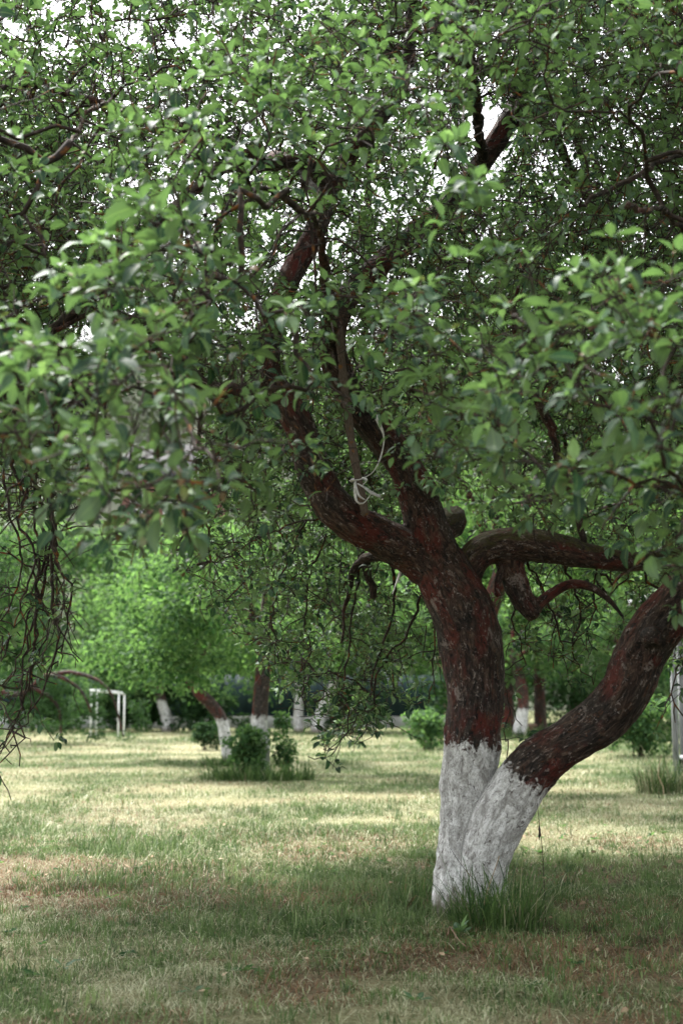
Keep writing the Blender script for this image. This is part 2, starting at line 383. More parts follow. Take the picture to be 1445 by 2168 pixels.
# ------------------------------------------------------------------ the main apple tree: trunk and limbs
T0 = G(985, 1942); TY = T0[1]
def line(pts): return np.array([np.append(P(a, b, c), M(h, c)) for a, b, c, h in pts])
STEM = line([(968, 1990, 7.84, 60), (968, 1940, 7.83, 55), (968, 1885, 7.82, 53), (976, 1815, 7.83, 51), (984, 1740, 7.85, 53), (990, 1650, 7.85, 58), (998, 1570, 7.85, 58), (1003, 1490, 7.85, 60),
             (1002, 1420, 7.85, 62), (994, 1350, 7.85, 65), (975, 1290, 7.85, 65), (947, 1235, 7.85, 62), (922, 1185, 7.85, 57), (905, 1130, 7.82, 50), (893, 1080, 7.8, 43), (872, 1020, 7.75, 38), (843, 970, 7.7, 36),
             (800, 915, 7.6, 34), (755, 855, 7.5, 33), (722, 800, 7.45, 32), (704, 740, 7.42, 31), (712, 670, 7.5, 29), (760, 600, 7.6, 27), (850, 520, 7.8, 25), (950, 430, 7.9, 24), (1022, 340, 8, 23), (1072, 260, 8.0, 22), (1105, 180, 8.1, 18), (1150, 60, 8.2, 14), (1180, -90, 8.2, 10)])
LEAN = line([(1015, 1990, 7.80, 58), (1014, 1935, 7.80, 57), (1014, 1880, 7.79, 56), (1024, 1815, 7.76, 54), (1050, 1745, 7.72, 54), (1088, 1682, 7.7, 55), (1140, 1613, 7.66, 52), (1203, 1567, 7.6, 49), (1275, 1520, 7.55, 51),
             (1325, 1460, 7.5, 53), (1350, 1395, 7.5, 53), (1388, 1330, 7.45, 54), (1443, 1266, 7.4, 52), (1515, 1180, 7.4, 47), (1570, 1040, 7.4, 44), (1600, 900, 7.3, 36), (1590, 740, 7.2, 28), (1560, 560, 7.0, 22), (1540, 380, 6.8, 16), (1520, 150, 6.6, 11)])
LEFT = line([(905, 1205, 7.85, 44), (868, 1172, 7.82, 45), (815, 1140, 7.75, 42), (745, 1105, 7.65, 41), (702, 1065, 7.6, 41), (672, 1010, 7.55, 38), (650, 950, 7.5, 36), (628, 890, 7.45, 34), (590, 830, 7.45, 33), (564, 780, 7.45, 31), (572, 700, 7.5, 28), (607, 600, 7.55, 26),
             (660, 505, 7.6, 25), (690, 420, 7.7, 23), (740, 330, 7.8, 19), (845, 190, 7.9, 18), (868, 60, 8, 16), (872, -90, 8, 12)])
MOSSY = line([(968, 1265, 7.88, 34), (990, 1205, 7.9, 34), (1012, 1172, 7.9, 34), (1052, 1155, 7.9, 34), (1110, 1152, 7.9, 36), (1180, 1163, 7.9, 33), (1260, 1180, 7.9, 26), (1340, 1190, 8, 20), (1440, 1170, 8.1, 13), (1560, 1130, 8.2, 9)])
HOOK = line([(1072, 1165, 7.93, 30), (1086, 1222, 7.95, 28), (1108, 1272, 7.95, 24), (1132, 1304, 7.95, 18)])
SCAR = line([(1378, 1345, 7.40, 26), (1376, 1350, 7.30, 22), (1375, 1352, 7.265, 14)])
MERGE = line([(992, 1990, 7.80, 60), (992, 1930, 7.80, 55), (995, 1870, 7.81, 42), (1002, 1810, 7.82, 30), (1012, 1765, 7.83, 18)])
HOOKB = line([(1120, 1300, 7.95, 12), (1140, 1278, 7.95, 13), (1165, 1258, 7.95, 12), (1205, 1237, 7.95, 11), (1250, 1243, 7.9, 10), (1290, 1272, 7.85, 7), (1320, 1310, 7.8, 4)])
KNUB = line([(1062, 1205, 7.9, 10), (1052, 1235, 7.88, 8), (1053, 1262, 7.88, 7)])
BURL = line([(915, 1130, 7.85, 26), (950, 1108, 8.0, 34), (966, 1092, 8.15, 20)])
LARM = line([(575, 805, 7.45, 20), (540, 822, 7.42, 18), (500, 828, 7.4, 18), (440, 820, 7.35, 17), (402, 785, 7.3, 14), (372, 738, 7.2, 12), (310, 690, 7.1, 10), (210, 660, 6.95, 8), (120, 700, 6.8, 6)])
KNOT = line([(905, 1040, 7.72, 24), (885, 1005, 7.62, 21), (872, 985, 7.58, 17)])
# finer limbs that stay tubes
FINE = [line(x) for x in (
    [(700, 400, 7.7, 17), (650, 345, 7.65, 16), (560, 350, 7.5, 14), (480, 352, 7.3, 12), (385, 420, 7.2, 12), (290, 550, 7.0, 12), (190, 640, 6.9, 12), (75, 728, 6.8, 10), (10, 800, 6.8, 7)],
    [(560, 350, 7.5, 12), (430, 290, 7.0, 12), (300, 250, 6.8, 11), (180, 205, 6.6, 10), (20, 180, 6.4, 7), (-120, 260, 6.3, 4)],
    [(1085, 250, 8.0, 13), (1100, 205, 8.0, 12), (1050, 165, 7.9, 10), (975, 130, 7.7, 8), (900, 110, 7.5, 6)],
    [(1085, 262, 8.0, 12), (1130, 250, 8.0, 12), (1200, 330, 8.1, 10), (1270, 480, 8.3, 9), (1290, 600, 8.4, 7)],
    [(1235, 1175, 7.9, 8), (1212, 1060, 7.8, 9), (1192, 985, 7.75, 9), (1165, 905, 7.7, 9), (1140, 850, 7.65, 8), (1103, 800, 7.6, 8), (1106, 760, 7.6, 7), (1090, 680, 7.5, 5), (1110, 560, 7.4, 3)],
    [(860, 1195, 8.0, 14), (800, 1176, 8.2, 13), (755, 1196, 8.3, 11), (740, 1235, 8.35, 7), (726, 1290, 8.4, 4), (722, 1360, 8.4, 2.2)],
    [(775, 1190, 8.25, 9), (783, 1225, 8.3, 9), (790, 1265, 8.3, 6)],
    [(704, 740, 7.42, 13.5), (690, 590, 6.6, 12.0), (670, 470, 5.7, 6.0), (640, 450, 4.9, 4.5)],
    [(1600, 880, 7.3, 15.0), (1520, 620, 6.5, 12.0), (1430, 470, 5.6, 6.5), (1330, 430, 4.8, 5.0)],
    [(1022, 340, 8.0, 12.0), (1000, 170, 6.9, 10.5), (975, 90, 5.9, 5.5)],
    [(300, 250, 6.8, 9.0), (220, 220, 6.0, 5.0), (150, 300, 5.2, 4.0)],
    [(690, 420, 7.7, 15), (580, 330, 8.7, 13), (470, 450, 9.6, 10), (430, 700, 10.3, 7), (420, 950, 10.6, 5)],
    [(1072, 260, 8.0, 15), (1190, 240, 9.2, 12), (1250, 450, 10.2, 9), (1210, 760, 10.7, 6), (1190, 1000, 10.9, 4)],
    [(868, 60, 8.0, 14), (810, 60, 9.2, 12), (780, 350, 10.4, 9), (770, 760, 11.0, 6), (760, 1000, 11.1, 4)],
    [(1570, 1040, 7.4, 20), (1640, 900, 6.6, 16), (1650, 800, 5.6, 12), (1560, 850, 4.6, 8), (1460, 1050, 4.0, 5)],
    [(1440, 330, 5.8, 5), (1380, 345, 5.7, 6), (1300, 395, 5.6, 6), (1225, 435, 5.5, 4)],
)]
STRANDS = [line([(a, b, c, h) for (a, b), c, h in zip(p, np.linspace(y0, y1, len(p)), np.linspace(h0 * (.62 if y0 > 7.3 else .88), 1.4, len(p)))]) for p, y0, y1, h0 in (
    ([(95, 700), (78, 880), (104, 1040), (112, 1160), (112, 1290), (122, 1340), (100, 1420), (72, 1500), (-15, 1620)], 6.8, 6.9, 8),
    ([(60, 730), (30, 900), (40, 1010), (90, 1130), (88, 1210), (62, 1330), (45, 1440), (40, 1520), (-20, 1600)], 6.8, 7.0, 7),
    ([(130, 720), (130, 900), (85, 930), (76, 1080), (72, 1200), (60, 1300), (30, 1420), (-20, 1500)], 6.9, 7.0, 6),
    ([(30, 760), (10, 900), (20, 1060), (50, 1200), (20, 1290), (-40, 1350)], 6.7, 6.9, 6),
    ([(210, 660), (225, 780), (222, 890), (180, 960), (130, 990), (110, 1100), (130, 1240), (150, 1330)], 6.9, 6.9, 5),
    ([(110, 760), (100, 950), (118, 1080), (128, 1190), (150, 1240), (148, 1300), (118, 1400), (92, 1480)], 6.75, 6.9, 7),
    ([(20, 720), (50, 900), (66, 1000), (108, 1120), (92, 1250), (70, 1360), (55, 1450), (20, 1560), (-40, 1640)], 6.85, 7.0, 7),
    ([(80, 740), (60, 960), (40, 1100), (75, 1180), (48, 1280), (15, 1380), (-30, 1440)], 6.7, 6.9, 6),
    ([(145, 750), (150, 860), (128, 990), (140, 1060), (100, 1150), (95, 1270), (110, 1330), (60, 1430), (38, 1520)], 6.9, 7.0, 6),
    ([(100, 1180), (80, 1260), (72, 1380), (50, 1490), (48, 1560), (-20, 1640)], 6.9, 7.0, 5),
    ([(830, 1200), (835, 1300), (815, 1370), (800, 1400), (770, 1500), (700, 1600)], 8.3, 8.6, 7),
    ([(890, 1260), (870, 1330), (825, 1390), (800, 1440), (780, 1520), (750, 1575)], 8.3, 8.7, 7),
    ([(760, 1200), (745, 1300), (735, 1390), (722, 1450), (735, 1540), (690, 1590)], 8.3, 8.6, 5),
    ([(690, 1130), (650, 1260), (655, 1380), (640, 1470)], 8.2, 8.6, 5), ([(650, 1100), (600, 1200), (575, 1310), (590, 1400)], 8.1, 8.5, 5),
    ([(925, 1300), (918, 1400), (905, 1490)], 8.3, 8.4, 4), ([(700, 1090), (560, 1130), (470, 1180), (400, 1210)], 7.8, 8.2, 5),
    ([(1110, 1170), (1150, 1260), (1180, 1340), (1200, 1420)], 8.1, 8.3, 6), ([(1190, 1180), (1230, 1290), (1210, 1380), (1255, 1450)], 8.1, 8.3, 6),
    ([(1100, 1220), (1085, 1310), (1110, 1390), (1090, 1430)], 8.1, 8.3, 5), ([(1260, 1190), (1260, 1290), (1240, 1370)], 8.1, 8.4, 5),
    ([(1050, 1420), (1075, 1480), (1066, 1520), (1070, 1570)], 8.1, 8.1, 3), ([(1500, 1300), (1440, 1390), (1420, 1450), (1428, 1530)], 7.2, 7.0, 4),
    ([(1340, 1190), (1310, 1240), (1180, 1320)], 8.2, 8.5, 4))]

apple = thing('apple_tree', 'largest old apple tree with two whitewashed stems and arching leafy boughs', 'tree', T0)
BIG = [STEM, LEAN, LEFT, MOSSY, HOOK, HOOKB, KNUB, BURL, LARM, KNOT, MERGE, SCAR]
def build_wood(name, lines, parent, voxel, washes, moss_of=(), amp=0.0085, mat='bark'):
    lines = [catmull(l, 0.03) for l in lines]
    mb = MB()
    for l in lines:
        V, T, Q, _ = tube(l[:, :3], l[:, 3], 20); mb.add(V, T, Q)
    o = mb.build('tmp', None); md = o.modifiers.new('r', 'REMESH'); md.mode = 'VOXEL'; md.voxel_size = voxel; md.adaptivity = 0
    s = o.modifiers.new('s', 'SMOOTH'); s.factor = 0.5; s.iterations = 5
    dg = bpy.context.evaluated_depsgraph_get(); me = bpy.data.meshes.new_from_object(o.evaluated_get(dg))
    n = len(me.vertices); V = np.empty(n * 3, np.float32); me.vertices.foreach_get('co', V); V = V.reshape(-1, 3).astype(float)
    N = np.empty(n * 3, np.float32); me.vertex_normals.foreach_get('vector', N); N = N.reshape(-1, 3).astype(float)
    Q = np.empty(len(me.loops), np.int32); me.loops.foreach_get('vertex_index', Q); Q = Q.reshape(-1, 4)
    bpy.data.objects.remove(o); bpy.data.meshes.remove(me)
    # bark coordinates from the nearest limb
    best = np.full(n, 1e9); bark = np.zeros((n, 3)); wash = np.full(n, -1.0); moss = np.zeros(n); rr = np.zeros(n)
    for k, l in enumerate(lines):
        C = l[:, :3]; d, x, y = frames(C); sl_ = np.concatenate([[0], np.cumsum(np.linalg.norm(np.diff(C, axis=0), axis=1))])
        for a in range(0, n, 20000):
            v = V[a:a + 20000]; D = np.linalg.norm(v[:, None] - C[None], axis=2) / l[None, :, 3]; i = D.argmin(1); dm = D[np.arange(len(v)), i]
            ok = dm < best[a:a + 20000]; ii = np.where(ok)[0]; g = a + ii; i = i[ii]; best[g] = dm[ii]
            off = v[ii] - C[i]
            t = (off * d[i]).sum(1)
            bark[g] = np.stack([(off * x[i]).sum(1), (off * y[i]).sum(1), sl_[i] + t + (7.3 * k if k < 10 else 0)], -1)
            wash[g] = (washes[k] - (sl_[i] + t)) if k in washes else -1.0
            moss[g] = 1.0 if k in moss_of else 0.12; rr[g] = l[i, 3]
    sc_ = np.clip(rr / 0.12, 0.25, 1)
    q = bark * np.array([1, 1, 0.28])
    dsp = (fbm(q * 55, 4, 60) - 0.5) * 2.2 * amp + (fbm(q * 20, 3, 70) - 0.5) * 2.0 * amp + (fbm(V * 7, 3, 80) - 0.5) * 0.030
    V = V + N * (dsp * sc_)[:, None]
    return mesh_obj(name, V, None, Q, MAT[mat], parent, {'bark': bark, 'wash': wash, 'moss': moss})
sA = catmull(STEM, 0.03); sL = catmull(LEAN, 0.03)
def s_at(l, pt):
    s = np.concatenate([[0], np.cumsum(np.linalg.norm(np.diff(l[:, :3], axis=0), axis=1))]); return s[np.linalg.norm(l[:, :3] - pt, axis=1).argmin()]
build_wood('trunk', BIG, apple, 0.0105, {0: s_at(sA, P(997, 1573, 7.85)), 1: s_at(sL, P(1118, 1640, 7.67)), 10: 9.0}, (3, 7))
for l in FINE:
    c = catmull(l, 0.04); n = len(c); c[1:-1, :3] += rng.normal(0, 0.006, (n - 2, 3)) + 0.045 * (np.stack([vn(np.stack([np.arange(n) * .16, np.full(n, c[0, 0] * 9), np.full(n, 1.5)], -1), k) for k in (1, 2, 3)], -1)[1:-1] - .5)
    V, T, Q, bk = tube(c[:, :3], c[:, 3] * (1 + 0.12 * rng.normal(size=len(c))), 9)
    mesh_obj('limb', V, T, Q, MAT['bark'], apple, {'bark': bk, 'wash': np.full(len(V), -1.0), 'moss': np.full(len(V), 0.3)})

# ------------------------------------------------------------------ the main apple tree: twigs and leaves
def bottom_line(px, Y):
    f = np.interp(px, [-300, 0, 60, 130, 300, 450, 600, 700, 860, 960, 1060, 1180, 1290, 1445, 1700], [1000, 1000, 1010, 1170, 1180, 1160, 1150, 1050, 930, 1085, 1090, 1150, 1110, 1330, 1350])
    m = np.interp(px, [-300, 0, 90, 150, 220, 350, 420, 560, 640, 820, 880, 1060, 1150, 1300, 1380, 1445, 1700], [1560, 1600, 1480, 1300, 950, 1150, 1240, 1330, 1270, 1120, 1050, 1000, 1180, 1230, 1200, 1540, 1560])
    b = np.interp(px, [-300, 100, 330, 400, 520, 620, 680, 740, 800, 900, 960, 1040, 1120, 1220, 1300, 1380, 1445, 1700], [1150, 1100, 1150, 1240, 1400, 1480, 1580, 1600, 1540, 1470, 1400, 1420, 1420, 1460, 1400, 1380, 1420, 1450])
    return np.where(Y < 5.4, f, np.where(Y < 8.05, m, b))
def clear_zone(px, py, Y):
    z = np.zeros(len(px), bool)
    front = Y < 7.75
    z |= front & (py > 1085) & (px > 640) & (px < 1100)                                  # the trunk and fork stay open to view
    z |= front & (py > 880) & (px > 735) & (px < 830)
    z |= front & (py > 1120) & (px > 900) & (px < 1290)
    z |= (Y < 8.1) & (py > 1180) & (px > 1180) & (px < 1385)
    z |= (Y < 8.5) & (np.hypot((px - 1040) / 45, (py - 290) / 95) < 1)                      # gaps of open sky
    z |= (Y < 13) & (np.hypot((px - 1020) / 38, (py - 275) / 60) < 1)
    for ex_, ey_, ea, eb, yd in ((640, 535, 55, 85, 7.4), (868, 100, 24, 80, 7.85), (115, 690, 95, 42, 6.72), (240, 222, 50, 18, 6.6), (455, 812, 75, 36, 7.3), (1160, 930, 42, 110, 7.6), (720, 760, 40, 60, 7.3)): z |= (Y < yd) & (np.hypot((px - ex_) / ea, (py - ey_) / eb) < 1)
    z |= (np.hypot((px - 195) / 45, (py - 720) / 35) < 1) | (np.hypot((px - 505) / 26, (py - 690) / 24) < 1)
    z |= (Y > 3.7) & (np.hypot((px - 300) / 60, (py - 910) / 42) < 1)
    z |= (Y > 5) & (np.hypot((px - 320) / 130, (py - 890) / 130) < 1)                      # window to the hillside
    z |= (Y > 5.4) & (px > 150) & (px < 360) & (py > 930)
    return z
def crown_targets(n):
    p = np.stack([rng.uniform(-5.2, 6.4, n), rng.uniform(2.2, 12.6, n), rng.uniform(0.5, 6.3, n)], -1)
    q = np.sqrt(((p[:, 0] - 0.7) / 5.0) ** 2 + ((p[:, 1] - 7.4) / 4.8) ** 2 + ((np.maximum(p[:, 2], 1.7) - 1.7) / 4.3) ** 2)
    edge = 1.0 + 0.18 * (fbm(p * 0.7, 3, 90) - 0.5)
    pr = np.where(q > edge, 0, np.where(q > 0.60, 1.0, np.where(q > 0.35, 0.38, 0.2)))
    px, py = proj(p); Y = p[:, 1]
    bl = bottom_line(px, Y) + 60 * (vn(np.stack([px / 60, Y, py * 0], -1), 5) - 0.6)
    vis = (px > -220) & (px < 1660) & (py > -320)
    ok = np.where(vis, (py < bl), p[:, 2] > 1.5)
    pr = pr * ok * np.where(vis, 1.0, np.where(p[:, 0] < -2.6, 0.14, 0.9))
    zz = p[:, 2] - 1.9; pr = pr * (Y > 3.25 + np.where(p[:, 0] < .3, 1.0, .8) * np.maximum(zz, 0) + 0.5 * (vn(p * 1.2, 12) - .5))
    g2 = fbm(p * 1.9, 2, 44); pr = pr * np.where(Y < 5.2, sstep(g2, .37, .50) * 1.3, 0.57)
    pr = np.where((Y > 6.0) & (p[:, 2] > 2.9), pr * 2.6, pr)
    g = fbm(p * 1.05, 3, 33); g = g + np.where((Y > 5.6) & (p[:, 2] > 2.7), .085, 0); pr = pr * sstep(g, 0.39, 0.52)
    pr = pr * np.where((Y < 4.4), 0.85, 1.0)
    pr = np.where((Y > 8.6) & (px > 840) & (px < 1420) & (py > 640) & (py < 1480), pr * .42, pr)
    pr = np.where((px < 190) & (py > 850) & (Y > 5.4) & (Y < 9), pr * .3, pr); pr = np.where((Y > 8.05) & (py > 1130), pr * .85, pr)
    pr = pr * (~(clear_zone(px, py, Y) & vis))
    return p[rng.random(n) < pr]
TG = crown_targets(250000)
# extra leaf-bearing points around the hanging shoots
ex = []
for l in STRANDS:
    c = catmull(l, 0.09)
    for k in range(2):
        e = c[:, :3] + rng.normal(0, 0.10, (len(c), 3)); ex.append(e[rng.random(len(e)) < (0.22 if c[0, 1] < 7.3 else 0.75)])
ex = np.vstack(ex)
TG = np.vstack([TG, ex]); print('targets', len(TG))

from mathutils.kdtree import KDTree
def grow(nodes, TG, step=0.075, jit=0.012, droop=0.10, batch=320):
    """joins every leaf-bearing point to the nearest wood, in batches from the limbs outwards"""
    NP = [np.array(v, float) for v in nodes]; PA = [-1] * len(nodes)
    def kd_(pts):
        kd = KDTree(len(pts))
        for i, v in enumerate(pts): kd.insert(v, i)
        kd.balance(); return kd
    kd = kd_(NP); order = np.argsort([kd.find(v)[2] for v in TG]); tip = np.zeros(len(TG), int)
    for b0 in range(0, len(TG), batch):
        if b0: kd = kd_(NP)
        for k in order[b0:b0 + batch]:
            p1 = TG[k]; co, j, L = kd.find(p1); p0 = NP[j]; m = max(1, int(round(L / step)))
            t = np.arange(1, m + 1)[:, None] / m
            pts = p0 + (p1 - p0) * t; pts[:, 2] += np.sin(t[:, 0] * math.pi) * L * droop
            pts[:-1] += rng.normal(0, jit, (m - 1, 3))
            for q in pts:
                NP.append(q); PA.append(j); j = len(NP) - 1
            tip[k] = j
    return np.array(NP), np.array(PA), tip
seed, sr = [], []
for l in BIG + FINE + STRANDS:
    c = catmull(l, 0.10); seed.append(c[:, :3]); sr.append(c[:, 3])
ok_from = np.vstack(seed); sr = np.concatenate(sr)
usable = ok_from[:, 2] > 1.25 * (ok_from[:, 1] < 8.0) ; usable &= ~((ok_from[:, 2] < 1.9) & (sr > 0.09))
ok_from = ok_from[usable]
NP_, PA_, tip = grow(ok_from, TG)
n0 = len(ok_from); nn = len(NP_)
cnt = np.zeros(nn)
haschild = np.zeros(nn, bool); haschild[PA_[n0:]] = True
for i in range(nn - 1, n0 - 1, -1):
    if cnt[i] == 0: cnt[i] = 1
    if PA_[i] >= 0: cnt[PA_[i]] += cnt[i]
RN = np.clip(0.0019 * np.maximum(cnt, 1) ** 0.40, 0.0017, 0.026)
main = np.full(nn, -1)
for i in range(nn - 1, n0 - 1, -1):
    p = PA_[i]
    if main[p] < 0 or cnt[i] > cnt[main[p]]: main[p] = i
tw = MB(); done = np.zeros(nn, bool)
for i in range(n0, nn):
    if done[i]: continue
    ch = [PA_[i], i]; done[i] = True; j = i
    while main[j] >= n0 and not done[main[j]]:
        j = main[j]; done[j] = True; ch.append(j)
    c = NP_[ch]; r = RN[ch].copy(); r[0] = r[1]
    V, T, Q, bk = tube(c, r, 5); tw.add(V, T, Q, bark=bk)
for l in STRANDS:
    c = catmull(l, 0.045); n = len(c); c[1:-1, :3] += rng.normal(0, 0.0085, (n - 2, 3)) + 0.05 * (np.stack([vn(np.stack([np.arange(n) * .22, np.full(n, rng.uniform(0, 99)), np.full(n, 1.5)], -1), k) for k in (1, 2, 3)], -1)[1:-1] - .5)
    V, T, Q, bk = tube(c[:, :3], np.maximum(c[:, 3] * 0.75 * rng.uniform(.8, 1.25, n), 0.0025), 6); tw.add(V, T, Q, bark=bk)
    for i in range(2, n - 2):                                   # short crooked side shoots and fruit spurs
        if rng.random() < 0.42:
            e = norm(rng.normal(size=3) + np.array([0, 0, -.35])) * rng.uniform(.03, .22); q = np.array([c[i, :3], c[i, :3] + e * .45 + rng.normal(0, .008, 3), c[i, :3] + e * .75 + rng.normal(0, .012, 3), c[i, :3] + e + np.array([0, 0, -.02])])
            V, T, Q, bk = tube(q, np.array([.0042, .0034, .0028, .0026]) * rng.uniform(.7, 1.2), 5); tw.add(V, T, Q, bark=bk)
# short bare side twigs that make the inside of the crown a dark tangle
sidei = np.arange(n0, nn); px_, py_ = proj(NP_[sidei]); sidei = sidei[(rng.random(len(sidei)) < np.where((NP_[sidei][:, 2] > 2.7) & (NP_[sidei][:, 1] > 5.4), .85, .45)) & (RN[sidei] < .008) & (px_ > -80) & (px_ < 1530) & (py_ > -80) & ~clear_zone(px_, py_, NP_[sidei][:, 1])]
for i in sidei:
    e = norm(rng.normal(size=3) + np.array([0, 0, .15])) * rng.uniform(.05, .27); p = NP_[i]
    q = np.array([p, p + e * .4 + rng.normal(0, .010, 3), p + e * .72 + rng.normal(0, .014, 3), p + e]); r0 = rng.uniform(.0016, .0034)
    V, T, Q, bk = tube(q, np.array([1.2, 1, .9, .8]) * r0, 4); tw.add(V, T, Q, bark=bk)
# leaf rosettes: at every tip and along the thin wood, on short spurs
new = np.arange(n0, nn); thin = new[RN[new] < 0.0068]
depth_front = NP_[:, 1] < 5.4
pk = np.where(depth_front[thin], 0.60, 0.70)
pxn, pyn = proj(NP_[thin])
hang_left = (pxn < 190) & (pyn > 850) & (NP_[thin][:, 1] > 5.5); pk = np.where(hang_left, 0.2, pk)
sel = np.unique(np.concatenate([thin[rng.random(len(thin)) < pk], tip]))
pd = norm(NP_[sel] - NP_[PA_[sel]])
side = norm(rng.normal(size=(len(sel), 3)))
istip = np.isin(sel, tip)
axis = norm(np.where(istip[:, None], 0.7 * pd + np.array([0, 0, 0.55]) + 0.25 * side, 0.35 * pd + 0.75 * side + np.array([0, 0, 0.45])))
spl = np.where(istip, 0.012, rng.uniform(0.02, 0.07, len(sel)))
rc = NP_[sel] + axis * spl[:, None]
rx, ry = proj(rc)
keep = ~(clear_zone(rx, ry + 10, rc[:, 1]) & (rc[:, 1] < 7.75)) & (rc[:, 1] > 3.1)
sel, rc, axis, pd = sel[keep], rc[keep], axis[keep], pd[keep]
for a, b in zip(NP_[sel], rc):
    if np.linalg.norm(b - a) > 0.016: 
        V, T, Q, bk = tube(np.array([a, (a + b) / 2 + rng.normal(0, .003, 3), b]), np.array([0.0022, 0.002, 0.0022]), 3); tw.add(V, T, Q, bark=bk)
tw.build('twigs', MAT['twig'], apple, True)
inner = 0.74 + 0.26 * sstep(np.hypot((rc[:, 0] - .7) / 5, (rc[:, 1] - 7.4) / 4.8), 0.45, 0.9)
inner = inner * np.where(rc[:, 1] < 4.9, 1.02, 1.0)
R = rosettes(rc, axis, inner, 5, 8)
print('rosettes', len(rc), 'leaves', len(R[0]))
leaf_object('crown', R, MAT['leaf'], apple, 2)

# ------------------------------------------------------------------ stake and rag in the fork
mw = NT('grey_wood'); bw = mw.noise(mw.obj(), 30, 5, 0.65, 0.4, (6, 6, 0.5))
c = mw.ramp(bw, [(0.3, (0.055, 0.04, 0.032)), (0.7, (0.16, 0.125, 0.105))]); c = mw.mix(mw.ramp(mw.noise(mw.obj(), 22, 3), [(0.6, 0.0), (0.68, 0.8)]), c, (0.22, 0.09, 0.02)); mw.bump(bw, 0.5, 0.004)
MAT['stake'] = mw.fin(c, 0.9, 0.15)
stake_pts = catmull(np.array([P(716, 690, 7.28), P(732, 850, 7.38), P(748, 960, 7.45), P(773, 1091, 7.52)]), 0.03)
mb = MB()
d, x, y = frames(stake_pts); n = len(stake_pts); wv = 0.022 * (1 + 0.10 * np.sin(np.arange(n) * 0.9))
rg = np.array([(1, .8), (.8, 1), (-.8, 1), (-1, .8), (-1, -.8), (-.8, -1), (.8, -1), (1, -.8)])
V = (stake_pts[:, None] + wv[:, None, None] * (rg[None, :, :1] * x[:, None] + 0.7 * rg[None, :, 1:] * y[:, None])).reshape(-1, 3)
i = np.arange(n - 1)[:, None] * 8; j = np.arange(8)[None]; Q = np.stack([i + j, i + (j + 1) % 8, i + 8 + (j + 1) % 8, i + 8 + j], -1).reshape(-1, 4)
V = np.vstack([V, stake_pts[:1], stake_pts[-1:]]); jj = np.arange(8); T = np.vstack([np.stack([np.full(8, n * 8), (jj + 1) % 8, jj], -1), np.stack([np.full(8, n * 8 + 1), (n - 1) * 8 + jj, (n - 1) * 8 + (jj + 1) % 8], -1)])
st = mesh_obj('wooden_stake', V, T, Q, MAT['stake'], None, None, False, tuple(stake_pts[-1])); tag(st, 'weathered flat wooden stake standing in the fork of the big apple tree', 'stake')
mr = NT('rag_cloth'); MAT['rag'] = mr.fin(mr.ramp(mr.noise(mr.obj(), 60, 4), [(0.3, (0.42, 0.40, 0.40)), (0.7, (0.66, 0.65, 0.66))]), 0.9, 0.1)
def ribbon(mb, pts, wd, twist=0.0, th=0.002):
    C = catmull(np.array(pts), 0.012); n = len(C); d, x, y = frames(C); a = np.linspace(0.3, 0.3 + twist, n)[:, None]
    s = x * np.cos(a) + y * np.sin(a); m = np.cross(d, s); ww = (wd * (0.75 + 0.35 * np.sin(np.arange(n) * 0.35)))[:, None] / 2
    V = np.stack([C - s * ww - m * th, C + s * ww - m * th, C + s * ww + m * th, C - s * ww + m * th], 1).reshape(-1, 3)
    i = np.arange(n - 1)[:, None] * 4; j = np.arange(4)[None]; Q = np.stack([i + j, i + (j + 1) % 4, i + 4 + (j + 1) % 4, i + 4 + j], -1).reshape(-1, 4)
    Q = np.vstack([Q, [[3, 2, 1, 0]], [[4 * n - 4, 4 * n - 3, 4 * n - 2, 4 * n - 1]]]); mb.add(V, None, Q)
mb = MB(); Yr = 7.36
ribbon(mb, [P(790, 868, 7.30), P(799, 890, 7.30), P(812, 925, 7.31), P(806, 965, 7.33), P(790, 998, 7.35), P(765, 1014, 7.36), P(748, 1017, 7.37), P(742, 1020, 7.44)], 0.018, 2.2)
ribbon(mb, [P(752, 1018, 7.38), P(751, 1040, 7.38), P(755, 1062, 7.38), P(768, 1066, 7.38), P(782, 1050, 7.38), P(789, 1040, 7.4)], 0.016, 1.5)
ribbon(mb, [P(756, 1024, 7.38), P(772, 1032, 7.37), P(784, 1042, 7.38), P(805, 1052, 7.42)], 0.02, 1.0)
ribbon(mb, [P(752, 1028, 7.37), P(760, 1050, 7.37), P(772, 1058, 7.38)], 0.012, 1.0)
ribbon(mb, [P(744, 1016, 7.46), P(760, 1012, 7.50), P(776, 1016, 7.44), P(768, 1026, 7.36)], 0.016, 0.6)
rg_ = mb.build('rag_strip', MAT['rag'], None, True, tuple(P(765, 1018, 7.4))); tag(rg_, 'pale torn rag knotted round the wooden stake in the tree fork', 'rag')
mb = MB(); ribbon(mb, [P(852, 1196, 7.86), P(845, 1218, 7.9), P(838, 1236, 7.92), P(830, 1258, 7.93)], 0.014, 1.2)
rg2 = mb.build('rag_strip', MAT['rag'], None, True, tuple(P(852, 1200, 7.9))); tag(rg2, 'thin pale rag end hanging straight down below the left limb of the big tree', 'rag')

